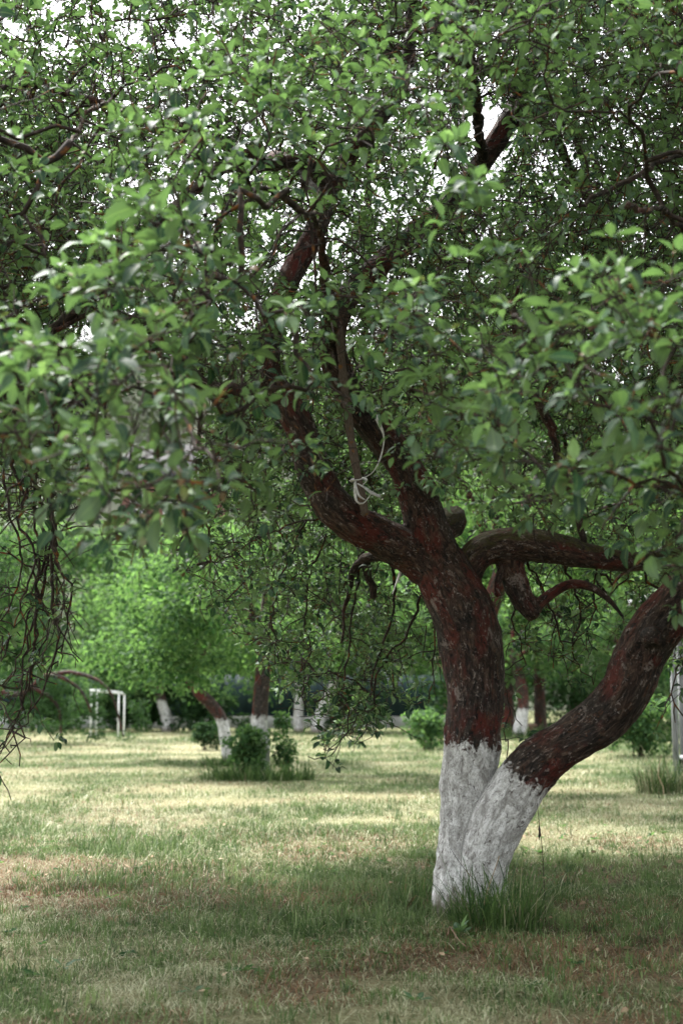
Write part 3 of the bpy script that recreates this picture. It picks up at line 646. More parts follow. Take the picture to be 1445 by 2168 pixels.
# ------------------------------------------------------------------ grass
def grass_mat(name):
    m = NT(name); r = m.attr('rnd'); d = m.attr('dry')
    g = m.ramp(r, [(0, (0.028, 0.066, 0.020)), (0.5, (0.092, 0.158, 0.046)), (1, (0.22, 0.30, 0.115))])
    s = m.ramp(r, [(0, (0.18, 0.165, 0.09)), (0.5, (0.37, 0.37, 0.23)), (1, (0.60, 0.61, 0.43))])
    c = m.mix(d, g, s); c = m.mix(m.attr('brown'), c, m.ramp(r, [(0, (0.085, 0.047, 0.026)), (1, (0.33, 0.205, 0.115))]))
    m.fin(c, 0.6, 0.25); tr = m.n('ShaderNodeBsdfTranslucent'); m.set(tr.inputs['Color'], c); mx = m.n('ShaderNodeMixShader'); mx.inputs[0].default_value = 0.3
    m.t.links.new(m.b.outputs[0], mx.inputs[1]); m.t.links.new(tr.outputs[0], mx.inputs[2]); m.t.links.new(mx.outputs[0], m.out.inputs['Surface'])
    return m.m
MAT['grass'] = grass_mat('grass_blades')
def blades(p, h, wd, lean, az=None):
    N = len(p); az = rng.uniform(0, 6.28, N) if az is None else az
    dr = np.stack([np.cos(az), np.sin(az), 0 * az], -1); fa = az + 1.57 + rng.normal(0, .6, N); s = np.stack([np.cos(fa), np.sin(fa), 0 * az], -1) * (wd / 2)[:, None]
    z = np.array([0, 0, 1.0])
    m = p + z * (h * 0.6)[:, None] + dr * (h * lean * 0.35)[:, None]; t = p + z * (h * (1 - 0.3 * np.minimum(lean, 1.4)))[:, None] + dr * (h * lean)[:, None]
    V = np.stack([p - s, p + s, m - s * .75, m + s * .75, t], 1).reshape(-1, 3); k = np.arange(N)[:, None] * 5
    return V, np.concatenate([k + np.array([[0, 1, 3]]), k + np.array([[0, 3, 2]]), k + np.array([[2, 3, 4]])]), 5
gb = MB()
def lawn_band(y0, y1, n, h0, w0):
    y = np.sqrt(rng.uniform(y0 ** 2, y1 ** 2, n)); x = rng.uniform(-1, 1, n) * (0.27 * y + 1.6)
    dn = fbm(np.stack([x * 2.3, y * 2.3, 0 * x], -1), 4, 51); tall = sstep(fbm(np.stack([x * .7, y * .9, 0 * x], -1), 3, 77), 0.5, 0.68)
    k = rng.random(n) < 0.35 + 0.9 * sstep(dn, 0.36, 0.6); x, y, dn, tall = x[k], y[k], dn[k], tall[k]; n = len(x)
    dry = dryness(x, y); br = brownness(x, y)
    isd = (rng.random(n) < np.clip(dry * 1.05, 0.06, 0.93)).astype(float); isb = ((rng.random(n) < br * 0.85) & (isd > 0)).astype(float)
    cl = vn(np.stack([x * 9, y * 9, 0 * x], -1), 66); h = h0 * (0.45 + 1.1 * cl) * rng.gamma(5, 0.2, n) * (0.65 + 0.9 * tall * (1 - dry)) * np.where(isd > 0, 0.8, 1.0)
    lean = np.where(isd > 0, rng.uniform(0.5, 2.4, n), rng.uniform(0.15, 1.0, n))
    p = np.stack([x, y, ground_z(x, y) - 0.004], -1)
    V, T, K = blades(p, h, w0 * rng.uniform(.6, 1.4, n), lean)
    gb.add(V, T, None, rnd=np.repeat(np.clip(rng.normal(.45, .22, n) + 0.5 * (vn(np.stack([x * 5, y * 5, 0 * x + 3], -1), 67) - .5), 0, 1), K), dry=np.repeat(np.clip(isd * .95 + rng.normal(0.06, .08, n), 0, 1), K), brown=np.repeat(isb, K))
lawn_band(4.2, 9.0, 190000, 0.052, 0.0046)
lawn_band(9.0, 15.0, 170000, 0.052, 0.0060)
# small greener clumps and flat dry clippings
nc = 1500; cy_ = np.sqrt(rng.uniform(4.4 ** 2, 15 ** 2, nc)); cx_ = rng.uniform(-1, 1, nc) * (.27 * cy_ + 1); kk = rng.random(nc) < 1.15 - dryness(cx_, cy_); cx_, cy_ = cx_[kk], cy_[kk]
m_ = 22; bx = np.repeat(cx_, m_) + rng.normal(0, .028, len(cx_) * m_); by_ = np.repeat(cy_, m_) + rng.normal(0, .028, len(cx_) * m_); nb = len(bx); hs_ = np.repeat(rng.uniform(.05, .11, len(cx_)), m_)
V, T, K = blades(np.stack([bx, by_, ground_z(bx, by_) - .004], -1), hs_ * rng.uniform(.5, 1.2, nb), rng.uniform(.003, .006, nb), rng.uniform(.1, .9, nb))
gb.add(V, T, None, rnd=np.repeat(np.repeat(np.clip(rng.normal(.5, .2, len(cx_)), 0, 1), m_), K), dry=np.zeros(nb * K), brown=np.zeros(nb * K))
nb = 14000; by_ = np.sqrt(rng.uniform(4.4 ** 2, 15 ** 2, nb)); bx = rng.uniform(-1, 1, nb) * (.27 * by_ + 1)
V, T, K = blades(np.stack([bx, by_, ground_z(bx, by_) + rng.uniform(0, .03, nb)], -1), rng.uniform(.02, .045, nb), rng.uniform(.002, .0035, nb), rng.uniform(1.8, 3.6, nb))
gb.add(V, T, None, rnd=np.repeat(rng.uniform(.3, 1, nb), K), dry=np.full(nb * K, .9), brown=np.repeat((rng.random(nb) < .3) * .6, K))
lawn_band(15.0, 28.0, 130000, 0.05, 0.009)
lawn_band(28.0, 46.0, 60000, 0.055, 0.018)
g = gb.build('grass', MAT['grass'], None, True); tag(g, None, None, None, 'stuff')
def tuft(center, r, n, h, wd, label, dryp=0.08, lean=0.7, name='grass_tuft', group=None, squash=0.6):
    a = rng.uniform(0, 6.28, n); q = r * np.sqrt(rng.random(n)); p = np.stack([center[0] + q * np.cos(a), center[1] + q * np.sin(a) * squash, np.zeros(n)], -1)
    p[:, 2] = ground_z(p[:, 0], p[:, 1]) - 0.01
    mb = MB(); hh = h * rng.gamma(6, 1 / 6, n); az = a + rng.normal(0, 0.9, n)
    # long arching blades: five rows
    dr = np.stack([np.cos(az), np.sin(az), 0 * az], -1); s = np.stack([-np.sin(az), np.cos(az), 0 * az], -1); le = lean * rng.uniform(.2, 1.3, n)
    rows = []
    for t, ww in ((0, .8), (.3, 1), (.6, .9), (.85, .55), (1, .05)):
        cpt = p + dr * (hh * le * t ** 1.8)[:, None]; cpt[:, 2] += hh * (t - 0.42 * le * t ** 2.6)
        rows += [cpt - s * wd / 2 * ww, cpt + s * wd / 2 * ww]
    V = np.stack(rows, 1).reshape(-1, 3); k = np.arange(n)[:, None] * 10
    Q = np.concatenate([k + np.array([[2 * i, 2 * i + 1, 2 * i + 3, 2 * i + 2]]) for i in range(4)])
    dd = (rng.random(n) < dryp).astype(float); mb.add(V, None, Q, rnd=np.repeat(np.clip(rng.normal(.3, .2, n), 0, 1), 10), dry=np.repeat(dd, 10), brown=np.zeros(n * 10))
    o = mb.build(name, MAT['grass'], None, True, (float(center[0]), float(center[1]), 0.0)); return tag(o, label, 'grass', group)
t1 = G(1050, 1968); tuft(t1, 0.24, 480, 0.25, 0.006, 'tall lush grass tuft in front of the whitewashed base of the big tree')
tuft(G(880, 1925), 0.20, 350, 0.13, 0.005, 'soft dark grass tuft hugging the left side of the big whitewashed base')
tuft(G(1105, 1900), 0.30, 300, 0.16, 0.005, 'dark grass tuft on the right of the big whitewashed base', 0.12)
tuft(G(1410, 1680), 0.35, 420, 0.36, 0.010, 'rough grass tuft with dry stems below the grey wooden post', 0.25)
tuft(G(545, 1652), 0.78, 1000, 0.19, 0.012, 'long green grass skirt around the shrub by the second whitewashed trunk', 0.05)
tuft(G(470, 1622), 0.35, 300, 0.18, 0.014, 'grass tuft at the foot of the thin leaning whitewashed trunk', 0.05)
tuft(G(1100, 1560), 0.7, 300, 0.25, 0.022, 'low grass tuft at the foot of the far whitewashed trunk by the bench', 0.05)

# tall flowering grass stalk, seed head
def stalk(pts, r, label, head=None, col='twig', name='grass_stalk'):
    c = catmull(np.array(pts), 0.03); V, T, Q, bk = tube(c, np.linspace(r, r * .6, len(c)), 5)
    root = thing(name, label, 'grass stalk', c[0]); mesh_obj('stem', V, T, Q, MAT[col], root, {'bark': bk})
    if head is not None:
        h = catmull(np.array(head), 0.006); n = len(h); rr = 0.007 * np.sin(np.linspace(0.25, 2.9, n)) * (1 + .25 * rng.normal(size=n)); V, T, Q, bk = tube(h, np.maximum(rr, .0015), 7); mesh_obj('seed_head', V, T, Q, MAT[col], root, {'bark': bk})
Ys = 7.6
stalk([P(1154, 1955, Ys), P(1151, 1880, Ys), P(1147, 1800, Ys), P(1142, 1755, Ys), P(1136, 1700, Ys)], 0.0026, 'tall thin dark grass stalk with a seed head beside the leaning stem', [P(1140, 1778, Ys), P(1141, 1762, Ys), P(1140, 1748, Ys)])
mdry = NT('dry_straw'); MAT['twigdry'] = NT('dry_twig').fin((0.17, 0.11, 0.075), .8, .2); MAT['straw'] = mdry.fin(mdry.ramp(mdry.noise(mdry.obj(), 30, 3), [(0.3, (0.26, 0.18, 0.11)), (0.7, (0.42, 0.33, 0.22))]), 0.8, 0.2)
stalk([P(1012, 1960, 7.5), P(1030, 1890, 7.52), P(1045, 1845, 7.55), P(1056, 1812, 7.58)], 0.0035, 'dry straw coloured stem leaning on the front of the whitewashed base', None, 'straw')
stalk([P(1082, 1935, 7.5), P(1020, 1880, 7.48), P(975, 1830, 7.47), P(952, 1795, 7.46)], 0.0022, 'dark green grass stem crossing the whitewashed base towards the left', None, 'twig')
stalk([G(1404, 1690), P(1402, 1665, G(1404, 1690)[1]), P(1392, 1640, G(1404, 1690)[1]), P(1398, 1600, G(1404, 1690)[1])], 0.006, 'pale dry stem standing in the rough tuft by the grey post', None, 'straw')
# dry twig and fallen leaves on the lawn
tp = [G(948, 1992) + [0, 0, .03], G(952, 1985) + [0, 0, .05], G(968, 2003) + [0, 0, .035], G(985, 2018) + [0, 0, .03]]
c = catmull(np.array(tp), 0.01); V, T, Q, bk = tube(c, np.linspace(.0042, .003, len(c)), 6); o = mesh_obj('fallen_twig', V, T, Q, MAT['twigdry'], None, {'bark': bk}, True, tuple(c[0])); tag(o, 'pale bent twig lying on dry lawn in front of the big tree', 'twig')
def fallen_leaf(px, py, L, label, lift=0.045):
    g_ = G(px, py); a = rng.uniform(0, 6.28); pos = np.array([g_ + [0, 0, lift]]); V, T, K, mid = leaves(pos, np.array([[math.cos(a), math.sin(a), .15]]), np.array([L]), np.array([L * .55]), np.array([1.1]), np.array([.4]), 2)
    V2 = V - np.array([0, 0, 0.0015]); T2 = T[:, ::-1] + len(V)
    o = mesh_obj('fallen_leaf', np.vstack([V, V2]), np.vstack([T, T2]), None, MAT['straw'], None, None, True, tuple(g_)); tag(o, label, 'leaf', 'dry leaves fallen on the lawn')
fallen_leaf(1268, 2132, 0.075, 'pale curled dry leaf lying alone on the shaded lawn below right of the tree')
fallen_leaf(830, 1885, 0.05, 'small tan dry leaf on dry grass just left of the big tree base')
fallen_leaf(1400, 1850, 0.05, 'small tan dry leaf on dark grass beneath the far end of the leaning stem')
# litter and small broad leaves in the turf, too many to count
nl_ = 420; ly = np.sqrt(rng.uniform(4.6 ** 2, 14 ** 2, nl_)); lx = rng.uniform(-1, 1, nl_) * (.27 * ly + 1); az = rng.uniform(0, 6.28, nl_); LL = rng.uniform(.02, .055, nl_)
V, T, K, mid = leaves(np.stack([lx, ly, ground_z(lx, ly) + rng.uniform(.012, .04, nl_)], -1), np.stack([np.cos(az), np.sin(az), rng.uniform(-.2, .4, nl_)], -1), LL, LL * .55, rng.uniform(-.5, 1.6, nl_), rng.normal(0, .6, nl_), 2)
tag(mesh_obj('leaf_litter', V, T, None, MAT['straw']), None, None, None, 'stuff')
cn = 240; gy_ = np.sqrt(rng.uniform(4.6 ** 2, 13 ** 2, cn)); gx_ = rng.uniform(-1, 1, cn) * (.27 * gy_ + 1); m_ = 6; N_ = cn * m_; az = np.repeat(rng.uniform(0, 6.28, cn), m_) + np.tile(np.arange(m_) * 2.4, cn); el = rng.uniform(.15, .9, N_)
LL = np.repeat(rng.uniform(.025, .06, cn), m_) * rng.uniform(.7, 1.2, N_); pos = np.stack([np.repeat(gx_, m_), np.repeat(gy_, m_), np.repeat(ground_z(gx_, gy_), m_) + .01], -1)
V, T, K, mid = leaves(pos, np.stack([np.cos(az) * np.cos(el), np.sin(az) * np.cos(el), np.sin(el)], -1), LL, LL * .42, rng.uniform(.3, 1.1, N_), rng.normal(0, .4, N_), 2)
tag(mesh_obj('ground_cover', V, T, None, MAT['leaf_far'], None, {'rnd': np.repeat(rng.uniform(.1, .7, N_), K), 'dead': np.zeros(len(V)), 'mid': mid}), None, None, None, 'stuff')
# broad-leaved weeds
def weed(center, n, L, label, up=0.5, group='broad leaved weeds in the lawn'):
    a = rng.uniform(0, 6.28) + np.arange(n) * 2.4; el = rng.uniform(0.2, 1.0, n) * up * 1.6
    d = np.stack([np.cos(a) * np.cos(el), np.sin(a) * np.cos(el), np.sin(el)], -1); pos = np.repeat(np.array([center]), n, 0) + d * 0.015
    pos[:, 2] += 0.01; LL = L * rng.uniform(.6, 1.2, n); V, T, K, mid = leaves(pos, d, LL, LL * .34, rng.uniform(.3, 1.1, n), rng.normal(0, .3, n), 2)
    o = mesh_obj('weed', V, T, None, MAT['leaf'], None, {'rnd': np.repeat(rng.uniform(.4, .8, n), K), 'dead': np.zeros(len(V)), 'mid': mid}, True, tuple(center)); tag(o, label, 'weed', group)
weed(G(975, 1985), 10, 0.09, 'bright broad leaved weed at the very foot of the whitewashed base', 0.9)
weed(G(135, 2055), 5, 0.07, 'single bright upright weed in the shaded lawn at lower left')
weed(G(880, 2130), 7, 0.07, 'grey green flat weed low in the shaded lawn at the bottom edge')
weed(G(410, 2110), 6, 0.06, 'small weed in the shaded grass near the bottom left of centre')

# ------------------------------------------------------------------ other orchard trees, shrubs
def ellip_puffs(c, r, n, shell=0.55):
    v = norm(rng.normal(size=(n, 3))); q = rng.uniform(shell, 1, n) ** 0.7; return np.asarray(c) + v * q[:, None] * np.asarray(r)
def foliage(puffs, pr, nl, L, name, mat, parent, lod=0, zmin=0.25, tone=0.0, flat=0.7):
    k = rng.integers(0, len(puffs), nl); v = rng.normal(size=(nl, 3)) * np.array([1, 1, flat]); v = v / np.maximum(np.linalg.norm(v, axis=1, keepdims=True), .3)
    pos = puffs[k] + v * (pr * rng.uniform(0.35, 1.05, nl))[:, None]; ok = pos[:, 2] > zmin; pos, v, k = pos[ok], v[ok], k[ok]; n = len(pos)
    d = norm(v + rng.normal(0, .6, (n, 3)) + np.array([0, 0, 0.1])); LL = L * rng.uniform(.65, 1.3, n); pv = rng.normal(0, .14, len(puffs))
    return leaf_object(name, (pos, d, LL, LL * rng.uniform(.5, .7, n), rng.uniform(.4, 1.5, n), rng.normal(0, .6, n), np.clip(0.45 + tone + pv[k] + rng.normal(0, .2, n), 0, 1), np.zeros(n)), mat, parent, lod)
def wood(name, pts, parent, wash_h=None, mat='bark_far', k=14):
    c = catmull(pts, 0.06); V, T, Q, bk = tube(c[:, :3], c[:, 3], k); bk[:, 2] += rng.uniform(0, 50)
    N = norm(V - np.repeat(np.vstack([c[:, :3]]), k, 0)[:len(V) - 2] if False else np.vstack([V[:-2] - np.repeat(c[:, :3], k, 0), [[0, 0, -1]], [[0, 0, 1]]]))
    V = V + N * ((fbm(bk * np.array([14, 14, 4]), 3, 8) - .5) * 0.22)[:, None] * np.append(np.repeat(c[:, 3], k), [0, 0])[:, None]
    return mesh_obj(name, V, T, Q, MAT[mat], parent, {'bark': bk, 'wash': (wash_h - V[:, 2]) if wash_h else np.full(len(V), -1.0), 'moss': np.zeros(len(V))})
def tree(label, base, trunk, crown, wash_h=None, nl=14000, L=0.085, npuff=60, pr=0.5, mat='leaf_far', bark='bark_far', name='apple_tree', limbs=5, group=None, lod=0, tone=0.0, droop=None, zmin=0.5):
    """trunk: list of (dx,dy,z,r); crown: list of ((dx,dy,z),(rx,ry,rz))"""
    b = np.array([base[0], base[1], 0.0]); root = thing(name, label, 'tree', b, group)
    tp = np.array([[b[0] + x, b[1] + y, z, r] for x, y, z, r in trunk]); wood('trunk', tp, root, wash_h, bark)
    pf = np.vstack([ellip_puffs(b + np.array(c), r, max(4, int(npuff * np.prod(r) ** (2 / 3) / sum(np.prod(r2) ** (2 / 3) for _, r2 in crown)))) for c, r in crown])
    top = tp[-1]
    for k in range(limbs):
        e = pf[rng.integers(len(pf))]; m = (top[:3] * .55 + e * .45) + np.array([0, 0, .25]) + rng.normal(0, .15, 3)
        wood('limb', np.array([np.append(tp[-2][:3] * .2 + top[:3] * .8, top[3] * .7), np.append(m, top[3] * .42), np.append(e, top[3] * .12)]), root, None, bark, 8)
    foliage(pf, pr, nl, L, 'crown', MAT[mat], root, lod, zmin, tone)
    if droop:
        for pts in droop: wood('limb', np.array(pts), root, None, 'bark_far', 8)
    return root
OG = 'orchard trees across the meadow'
b2 = G(552, 1645)
tree('red barked apple tree with a forked whitewashed trunk rising from a green shrub', b2, [(0, 0, -.05, .14), (0.0, 0, .4, .125), (-.02, 0, .85, .115), (.0, 0, 1.25, .115), (0.02, 0, 1.6, .10), (-.02, .05, 2.0, .07)], [((0.3, .3, 2.9), (2.0, 2.0, 1.35)), ((-1.0, .3, 1.95), (0.8, 0.9, .55))], 0.86, 16000, 0.085, 70, .38, group=OG, lod=1)
b3 = G(478, 1615)
tree('thin apple tree leaning left with red bark above its short whitewashed foot', b3, [(0.05, 0, -.05, .115), (0.0, 0, .35, .10), (-.08, 0, .72, .10), (-.26, 0, .98, .105), (-.5, 0, 1.2, .09), (-.75, .1, 1.5, .06)], [((-.9, .4, 2.0), (1.5, 1.5, .7)), ((-.2, .6, 2.9), (1.8, 1.7, 1.2))], 0.74, 13000, 0.09, 60, .40, group=OG, lod=1)
b4 = G(350, 1549)
tree('grey trunked apple tree tilting left behind the white metal frame', b4, [(0.1, 0, -.05, .20), (0.0, 0, .5, .17), (-.15, 0, 1.0, .15), (-.3, 0, 1.9, .14), (0.1, 0, 3.4, .12), (.3, 0, 5.0, .09)], [((0.3, .3, 4.4), (3.0, 2.6, 2.4)), ((-1.4, 0, 1.9), (2.0, 1.6, .9)), ((1.6, 0, 1.9), (1.7, 1.5, .9))], 0.95, 15000, 0.14, 80, .62, bark='bark_grey', group=OG)
b5 = G(632, 1549)
tree('slim apple tree with an upright white trunk before the concrete plinth', b5, [(0, 0, -.05, .17), (0, 0, .6, .14), (0.02, 0, 1.2, .13), (0, 0, 1.9, .11), (.1, 0, 2.6, .08)], [((0.2, 0, 3.2), (2.3, 2.0, 1.5))], 1.6, 9000, 0.14, 50, .55, group=OG)
b6 = G(678, 1550)
tree('apple tree with a white trunk leaning right before the concrete plinth', b6, [(-.1, 0, -.05, .22), (0.05, 0, .6, .19), (0.3, 0, 1.2, .16), (.6, 0, 1.9, .12)], [((1.2, 0, 2.9), (2.2, 2.0, 1.3))], 1.6, 9000, 0.14, 50, .55, group=OG)
# dark tree whose bough arches in from the left
b7 = G(-230, 1572); bb = np.array([b7[0], b7[1], 0])
Yd = b7[1]
dr = [[np.append(P(-200, 1300, Yd), .11), np.append(P(-60, 1430, Yd - .4), .08), np.append(P(40, 1470, Yd - .8), .065), np.append(P(100, 1430, Yd - 1), .05), np.append(P(165, 1455, Yd - 1.2), .03), np.append(P(200, 1520, Yd - 1.2), .03)],
      [np.append(P(90, 1432, Yd - 1), .06), np.append(P(160, 1425, Yd - 1), .05), np.append(P(230, 1460, Yd - 1), .03), np.append(P(262, 1560, Yd - 1), .015)],
      [np.append(P(60, 1450, Yd - 1), .05), np.append(P(120, 1490, Yd - 1), .04), np.append(P(130, 1560, Yd - 1), .02)]]
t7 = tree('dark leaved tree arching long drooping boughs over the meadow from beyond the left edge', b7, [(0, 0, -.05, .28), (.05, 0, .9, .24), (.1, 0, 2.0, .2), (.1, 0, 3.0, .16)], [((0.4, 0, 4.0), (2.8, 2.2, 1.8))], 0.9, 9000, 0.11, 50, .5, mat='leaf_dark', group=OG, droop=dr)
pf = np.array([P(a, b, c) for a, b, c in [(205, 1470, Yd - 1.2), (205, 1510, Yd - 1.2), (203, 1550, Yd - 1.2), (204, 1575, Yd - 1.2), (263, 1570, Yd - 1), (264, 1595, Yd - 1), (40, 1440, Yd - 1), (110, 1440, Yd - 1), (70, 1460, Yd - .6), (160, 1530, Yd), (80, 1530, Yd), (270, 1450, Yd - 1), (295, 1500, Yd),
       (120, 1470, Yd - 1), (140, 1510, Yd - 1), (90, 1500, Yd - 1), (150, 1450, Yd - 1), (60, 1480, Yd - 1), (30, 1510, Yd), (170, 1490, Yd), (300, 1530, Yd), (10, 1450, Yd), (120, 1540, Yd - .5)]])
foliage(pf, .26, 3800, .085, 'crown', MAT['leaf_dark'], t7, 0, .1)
# trees on the right, beyond the leaning stem
b8 = G(1102, 1560)
tree('apple tree with a short white foot standing beside the low red bench', b8, [(-.05, 0, -.05, .20), (0, 0, .4, .17), (.08, 0, .85, .15), (0, 0, 1.5, .15), (-.2, 0, 2.2, .1)], [((0, 0, 2.9), (2.4, 2, 1.25))], 0.75, 11000, .12, 55, .5, group=OG)
b9 = G(1070, 1552)
tree('dark brown trunked tree standing directly behind the low red bench', b9, [(0, 0, -.05, .28), (0, 0, 1, .25), (.05, 0, 2.2, .22), (0, 0, 3.2, .15)], [((0, 0, 4.6), (3.0, 2.6, 2.0))], None, 11000, .15, 60, .7, group=OG, tone=-.1)
b10 = G(1143, 1550)
tree('straight reddish trunked tree beyond the far end of the low red bench', b10, [(0, 0, -.05, .2), (0, 0, 1, .17), (0, 0, 2.4, .15), (0, 0, 3.6, .1)], [((0.6, 0, 4.8), (3.0, 2.6, 1.9))], None, 11000, .15, 60, .7, group=OG, tone=-.15)
b11 = G(1330, 1555)
tree('bushy apple tree with low boughs behind the dark bush and leaning stem', b11, [(0, 0, -.05, .2), (0, 0, 1, .17), (0, 0, 2.0, .12)], [((-.8, 0, 3.1), (3.0, 2.2, 1.5)), ((.5, 0, 1.6), (1.6, 1.2, .7))], .8, 13000, .12, 70, .55, group=OG, tone=-.05)
# the next tree row just behind the big tree: bright crown seen between its limbs
tree('pale green apple tree whose sunlit crown fills the gap behind the big tree fork', (1.6, 17.2), [(0, 0, -.05, .15), (0, 0, .8, .14), (.05, 0, 1.7, .13), (.4, 0, 2.8, .1)], [((1.3, 0, 4.4), (3.1, 2.6, 2.1))], .85, 34000, .085, 140, .42, group=OG, lod=1, tone=.22, limbs=8, zmin=2.2)
FG = 'tall trees closing the meadow'
k = 0
for x, y, h, rx, mat, tone, lab in [(-10.5, 52, 7.6, 3.4, 'leaf_far', -.05, 'rounded mid green tree behind the dark drooping boughs at the left edge'), (-7.0, 55, 7.2, 3.2, 'leaf_far', .05, 'full bright green tree above the white metal frame'), (-3.2, 58, 6.6, 3.0, 'leaf_far', .12, 'pale green tree between the grey trunk and the red barked tree'),
        (0.6, 60, 7.8, 3.4, 'leaf_far', .10, 'light green tree behind the slim white trunks by the fence'), (4.6, 56, 9.8, 3.6, 'leaf_far', .2, 'tall light tree seen just left of the main trunk'), (8.8, 54, 11.5, 3.8, 'leaf_far', .12, 'tall tree above the low red bench'), (13.0, 56, 11.8, 3.9, 'leaf_far', .05, 'tall tree behind the mossy limb end'), (17.4, 54, 11.0, 4.0, 'leaf_dark', .1, 'dark tall tree behind the grey wooden post'), (-15.2, 56, 8.5, 3.8, 'leaf_dark', 0, 'dark tree closing the meadow beyond the left edge')]:
    tree(lab, (x, y), [(0, 0, -.05, .26), (0, 0, 1.5, .22), (.1, 0, h * .5, .16), (0, 0, h * .75, .08)], [((0, 0, h * .60), (rx, 2.8, h * .40)), ((0, -.4, h * .26), (rx * .95, 2.2, h * .17))], None, 15000, .2, 120, .75, mat, 'bark_grey', 'broadleaf_tree', 5, FG, 0, tone, zmin=.4)
def shrub(label, base, r, h, nl, L, mat='leaf_far', stems=7, tone=0.0, name='shrub', npf=24, pr=None):
    b = np.array([base[0], base[1], 0.0]); root = thing(name, label, 'shrub', b)
    pf = np.stack([b[0] + rng.normal(0, r * .45, npf), b[1] + rng.normal(0, r * .4, npf), rng.uniform(.1, 1, npf) ** .8 * h], -1); mb = MB()
    for q in pf[:max(stems, 3)]:
        c = catmull(np.array([b + rng.normal(0, .04, 3) * [1, 1, 0], (b + q) / 2 + rng.normal(0, .04, 3), q]), .06); V, T, Q, bk = tube(c, np.linspace(.012, .004, len(c)), 5); mb.add(V, T, Q, bark=bk)
    mb.build('stems', MAT['twig'], root, True); foliage(pf, pr or r * .35, nl, L, 'foliage', MAT[mat], root, 1, .02, tone)
shrub('leafy green shrub growing up in front of the second whitewashed trunk', b2 + [-.14, -.30, 0], .26, .66, 2100, .07, 'leaf_far', 9, .05, npf=44, pr=.09)
shrub('small shrub of upright shoots right of the second whitewashed trunk', b2 + [.36, -.1, 0], .13, .85, 700, .065, 'leaf_far', 6, -.1, npf=14, pr=.11)
shrub('dark rounded bush left of the thin leaning trunk', G(436, 1588), .26, .50, 1300, .07, 'leaf_dark', 5, -.3, npf=34, pr=.10)
shrub('pale round bush in the meadow left of the main trunk', G(905, 1588), .45, .78, 2400, .08, 'leaf_far', 6, .0, npf=44, pr=.12)
shrub('wide dark green bush below the bend of the leaning stem', G(1352, 1602), .80, 1.05, 5200, .08, 'leaf_far', 9, -.22, npf=46, pr=.22)
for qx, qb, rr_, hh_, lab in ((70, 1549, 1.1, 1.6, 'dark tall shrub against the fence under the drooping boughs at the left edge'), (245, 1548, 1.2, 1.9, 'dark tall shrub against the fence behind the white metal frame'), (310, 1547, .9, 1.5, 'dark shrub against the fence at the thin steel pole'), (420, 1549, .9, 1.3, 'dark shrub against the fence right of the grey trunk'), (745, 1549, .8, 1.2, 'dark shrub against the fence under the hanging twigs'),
        (985, 1547, 1.6, 2.6, 'tall dark shrub added as shade behind the main trunk at the end of the fence'), (1110, 1540, 2.0, 2.8, 'broad dark thicket added as shade behind the low red bench'), (1215, 1541, 1.9, 2.6, 'broad dark thicket added as shade right of the low red bench'), (1330, 1542, 2.0, 3.0, 'broad dark thicket added as shade behind the bushy low boughed apple tree'), (1440, 1543, 1.9, 3.0, 'broad dark thicket added as shade behind the grey wooden shelter')):  # dark-leaved growth put in for the deep shade under the far trees
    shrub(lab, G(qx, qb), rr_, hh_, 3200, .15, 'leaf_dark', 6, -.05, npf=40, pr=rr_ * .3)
shrub('small green bush by the concrete plinth beneath the drooping boughs', G(130, 1545), .6, .8, 1200, .13, 'leaf_dark', 5, 0, pr=.3)

# ------------------------------------------------------------------ fence, frame, bench, shelter, houses
def plain(name, stops, scale=8, rough=.7, spec=.3, stretch=None, bump=0, det=4):
    m = NT(name); f = m.noise(m.obj(), scale, det, .6, 0, stretch); 
    if bump: m.bump(f, .5, bump)
    return m.fin(m.ramp(f, stops), rough, spec)
MAT['concrete'] = plain('plinth_concrete', [(.3, (.33, .33, .34)), (.7, (.52, .52, .53))], 3, .9, .1)
MAT['teal'] = plain('teal_paint', [(.3, (.006, .022, .030)), (.7, (.014, .040, .050))], 1.5, .55, .3)
MAT['post'] = plain('post_steel', [(.3, (.25, .27, .29)), (.7, (.4, .42, .44))], 6, .6, .4)
MAT['white'] = plain('white_paint', [(.3, (.62, .64, .66)), (.7, (.80, .81, .82))], 9, .5, .4)
MAT['greywood'] = plain('weathered_boards', [(.3, (.16, .165, .18)), (.7, (.34, .345, .37))], 6, .85, .2, (5, 5, .5), .004)
MAT['darkboard'] = plain('dark_boards', [(.3, (.018, .018, .02)), (.7, (.05, .045, .045))], 5, .85, .2)
MAT['redwood'] = plain('red_bench_paint', [(.3, (.17, .085, .07)), (.7, (.30, .17, .14))], 8, .7, .3, (.5, 5, 5))
FY = G(0, 1541)[1]
fence = thing('boundary_fence', 'dark teal sheet fence on a pale concrete plinth closing the meadow', 'fence', (0, FY, 0))
mb = MB(); mb.beam((-24, FY, .17), (3.5, FY, .17), .40, .22, .02, (0, 0, 1)); mb.build('plinth', MAT['concrete'], fence)
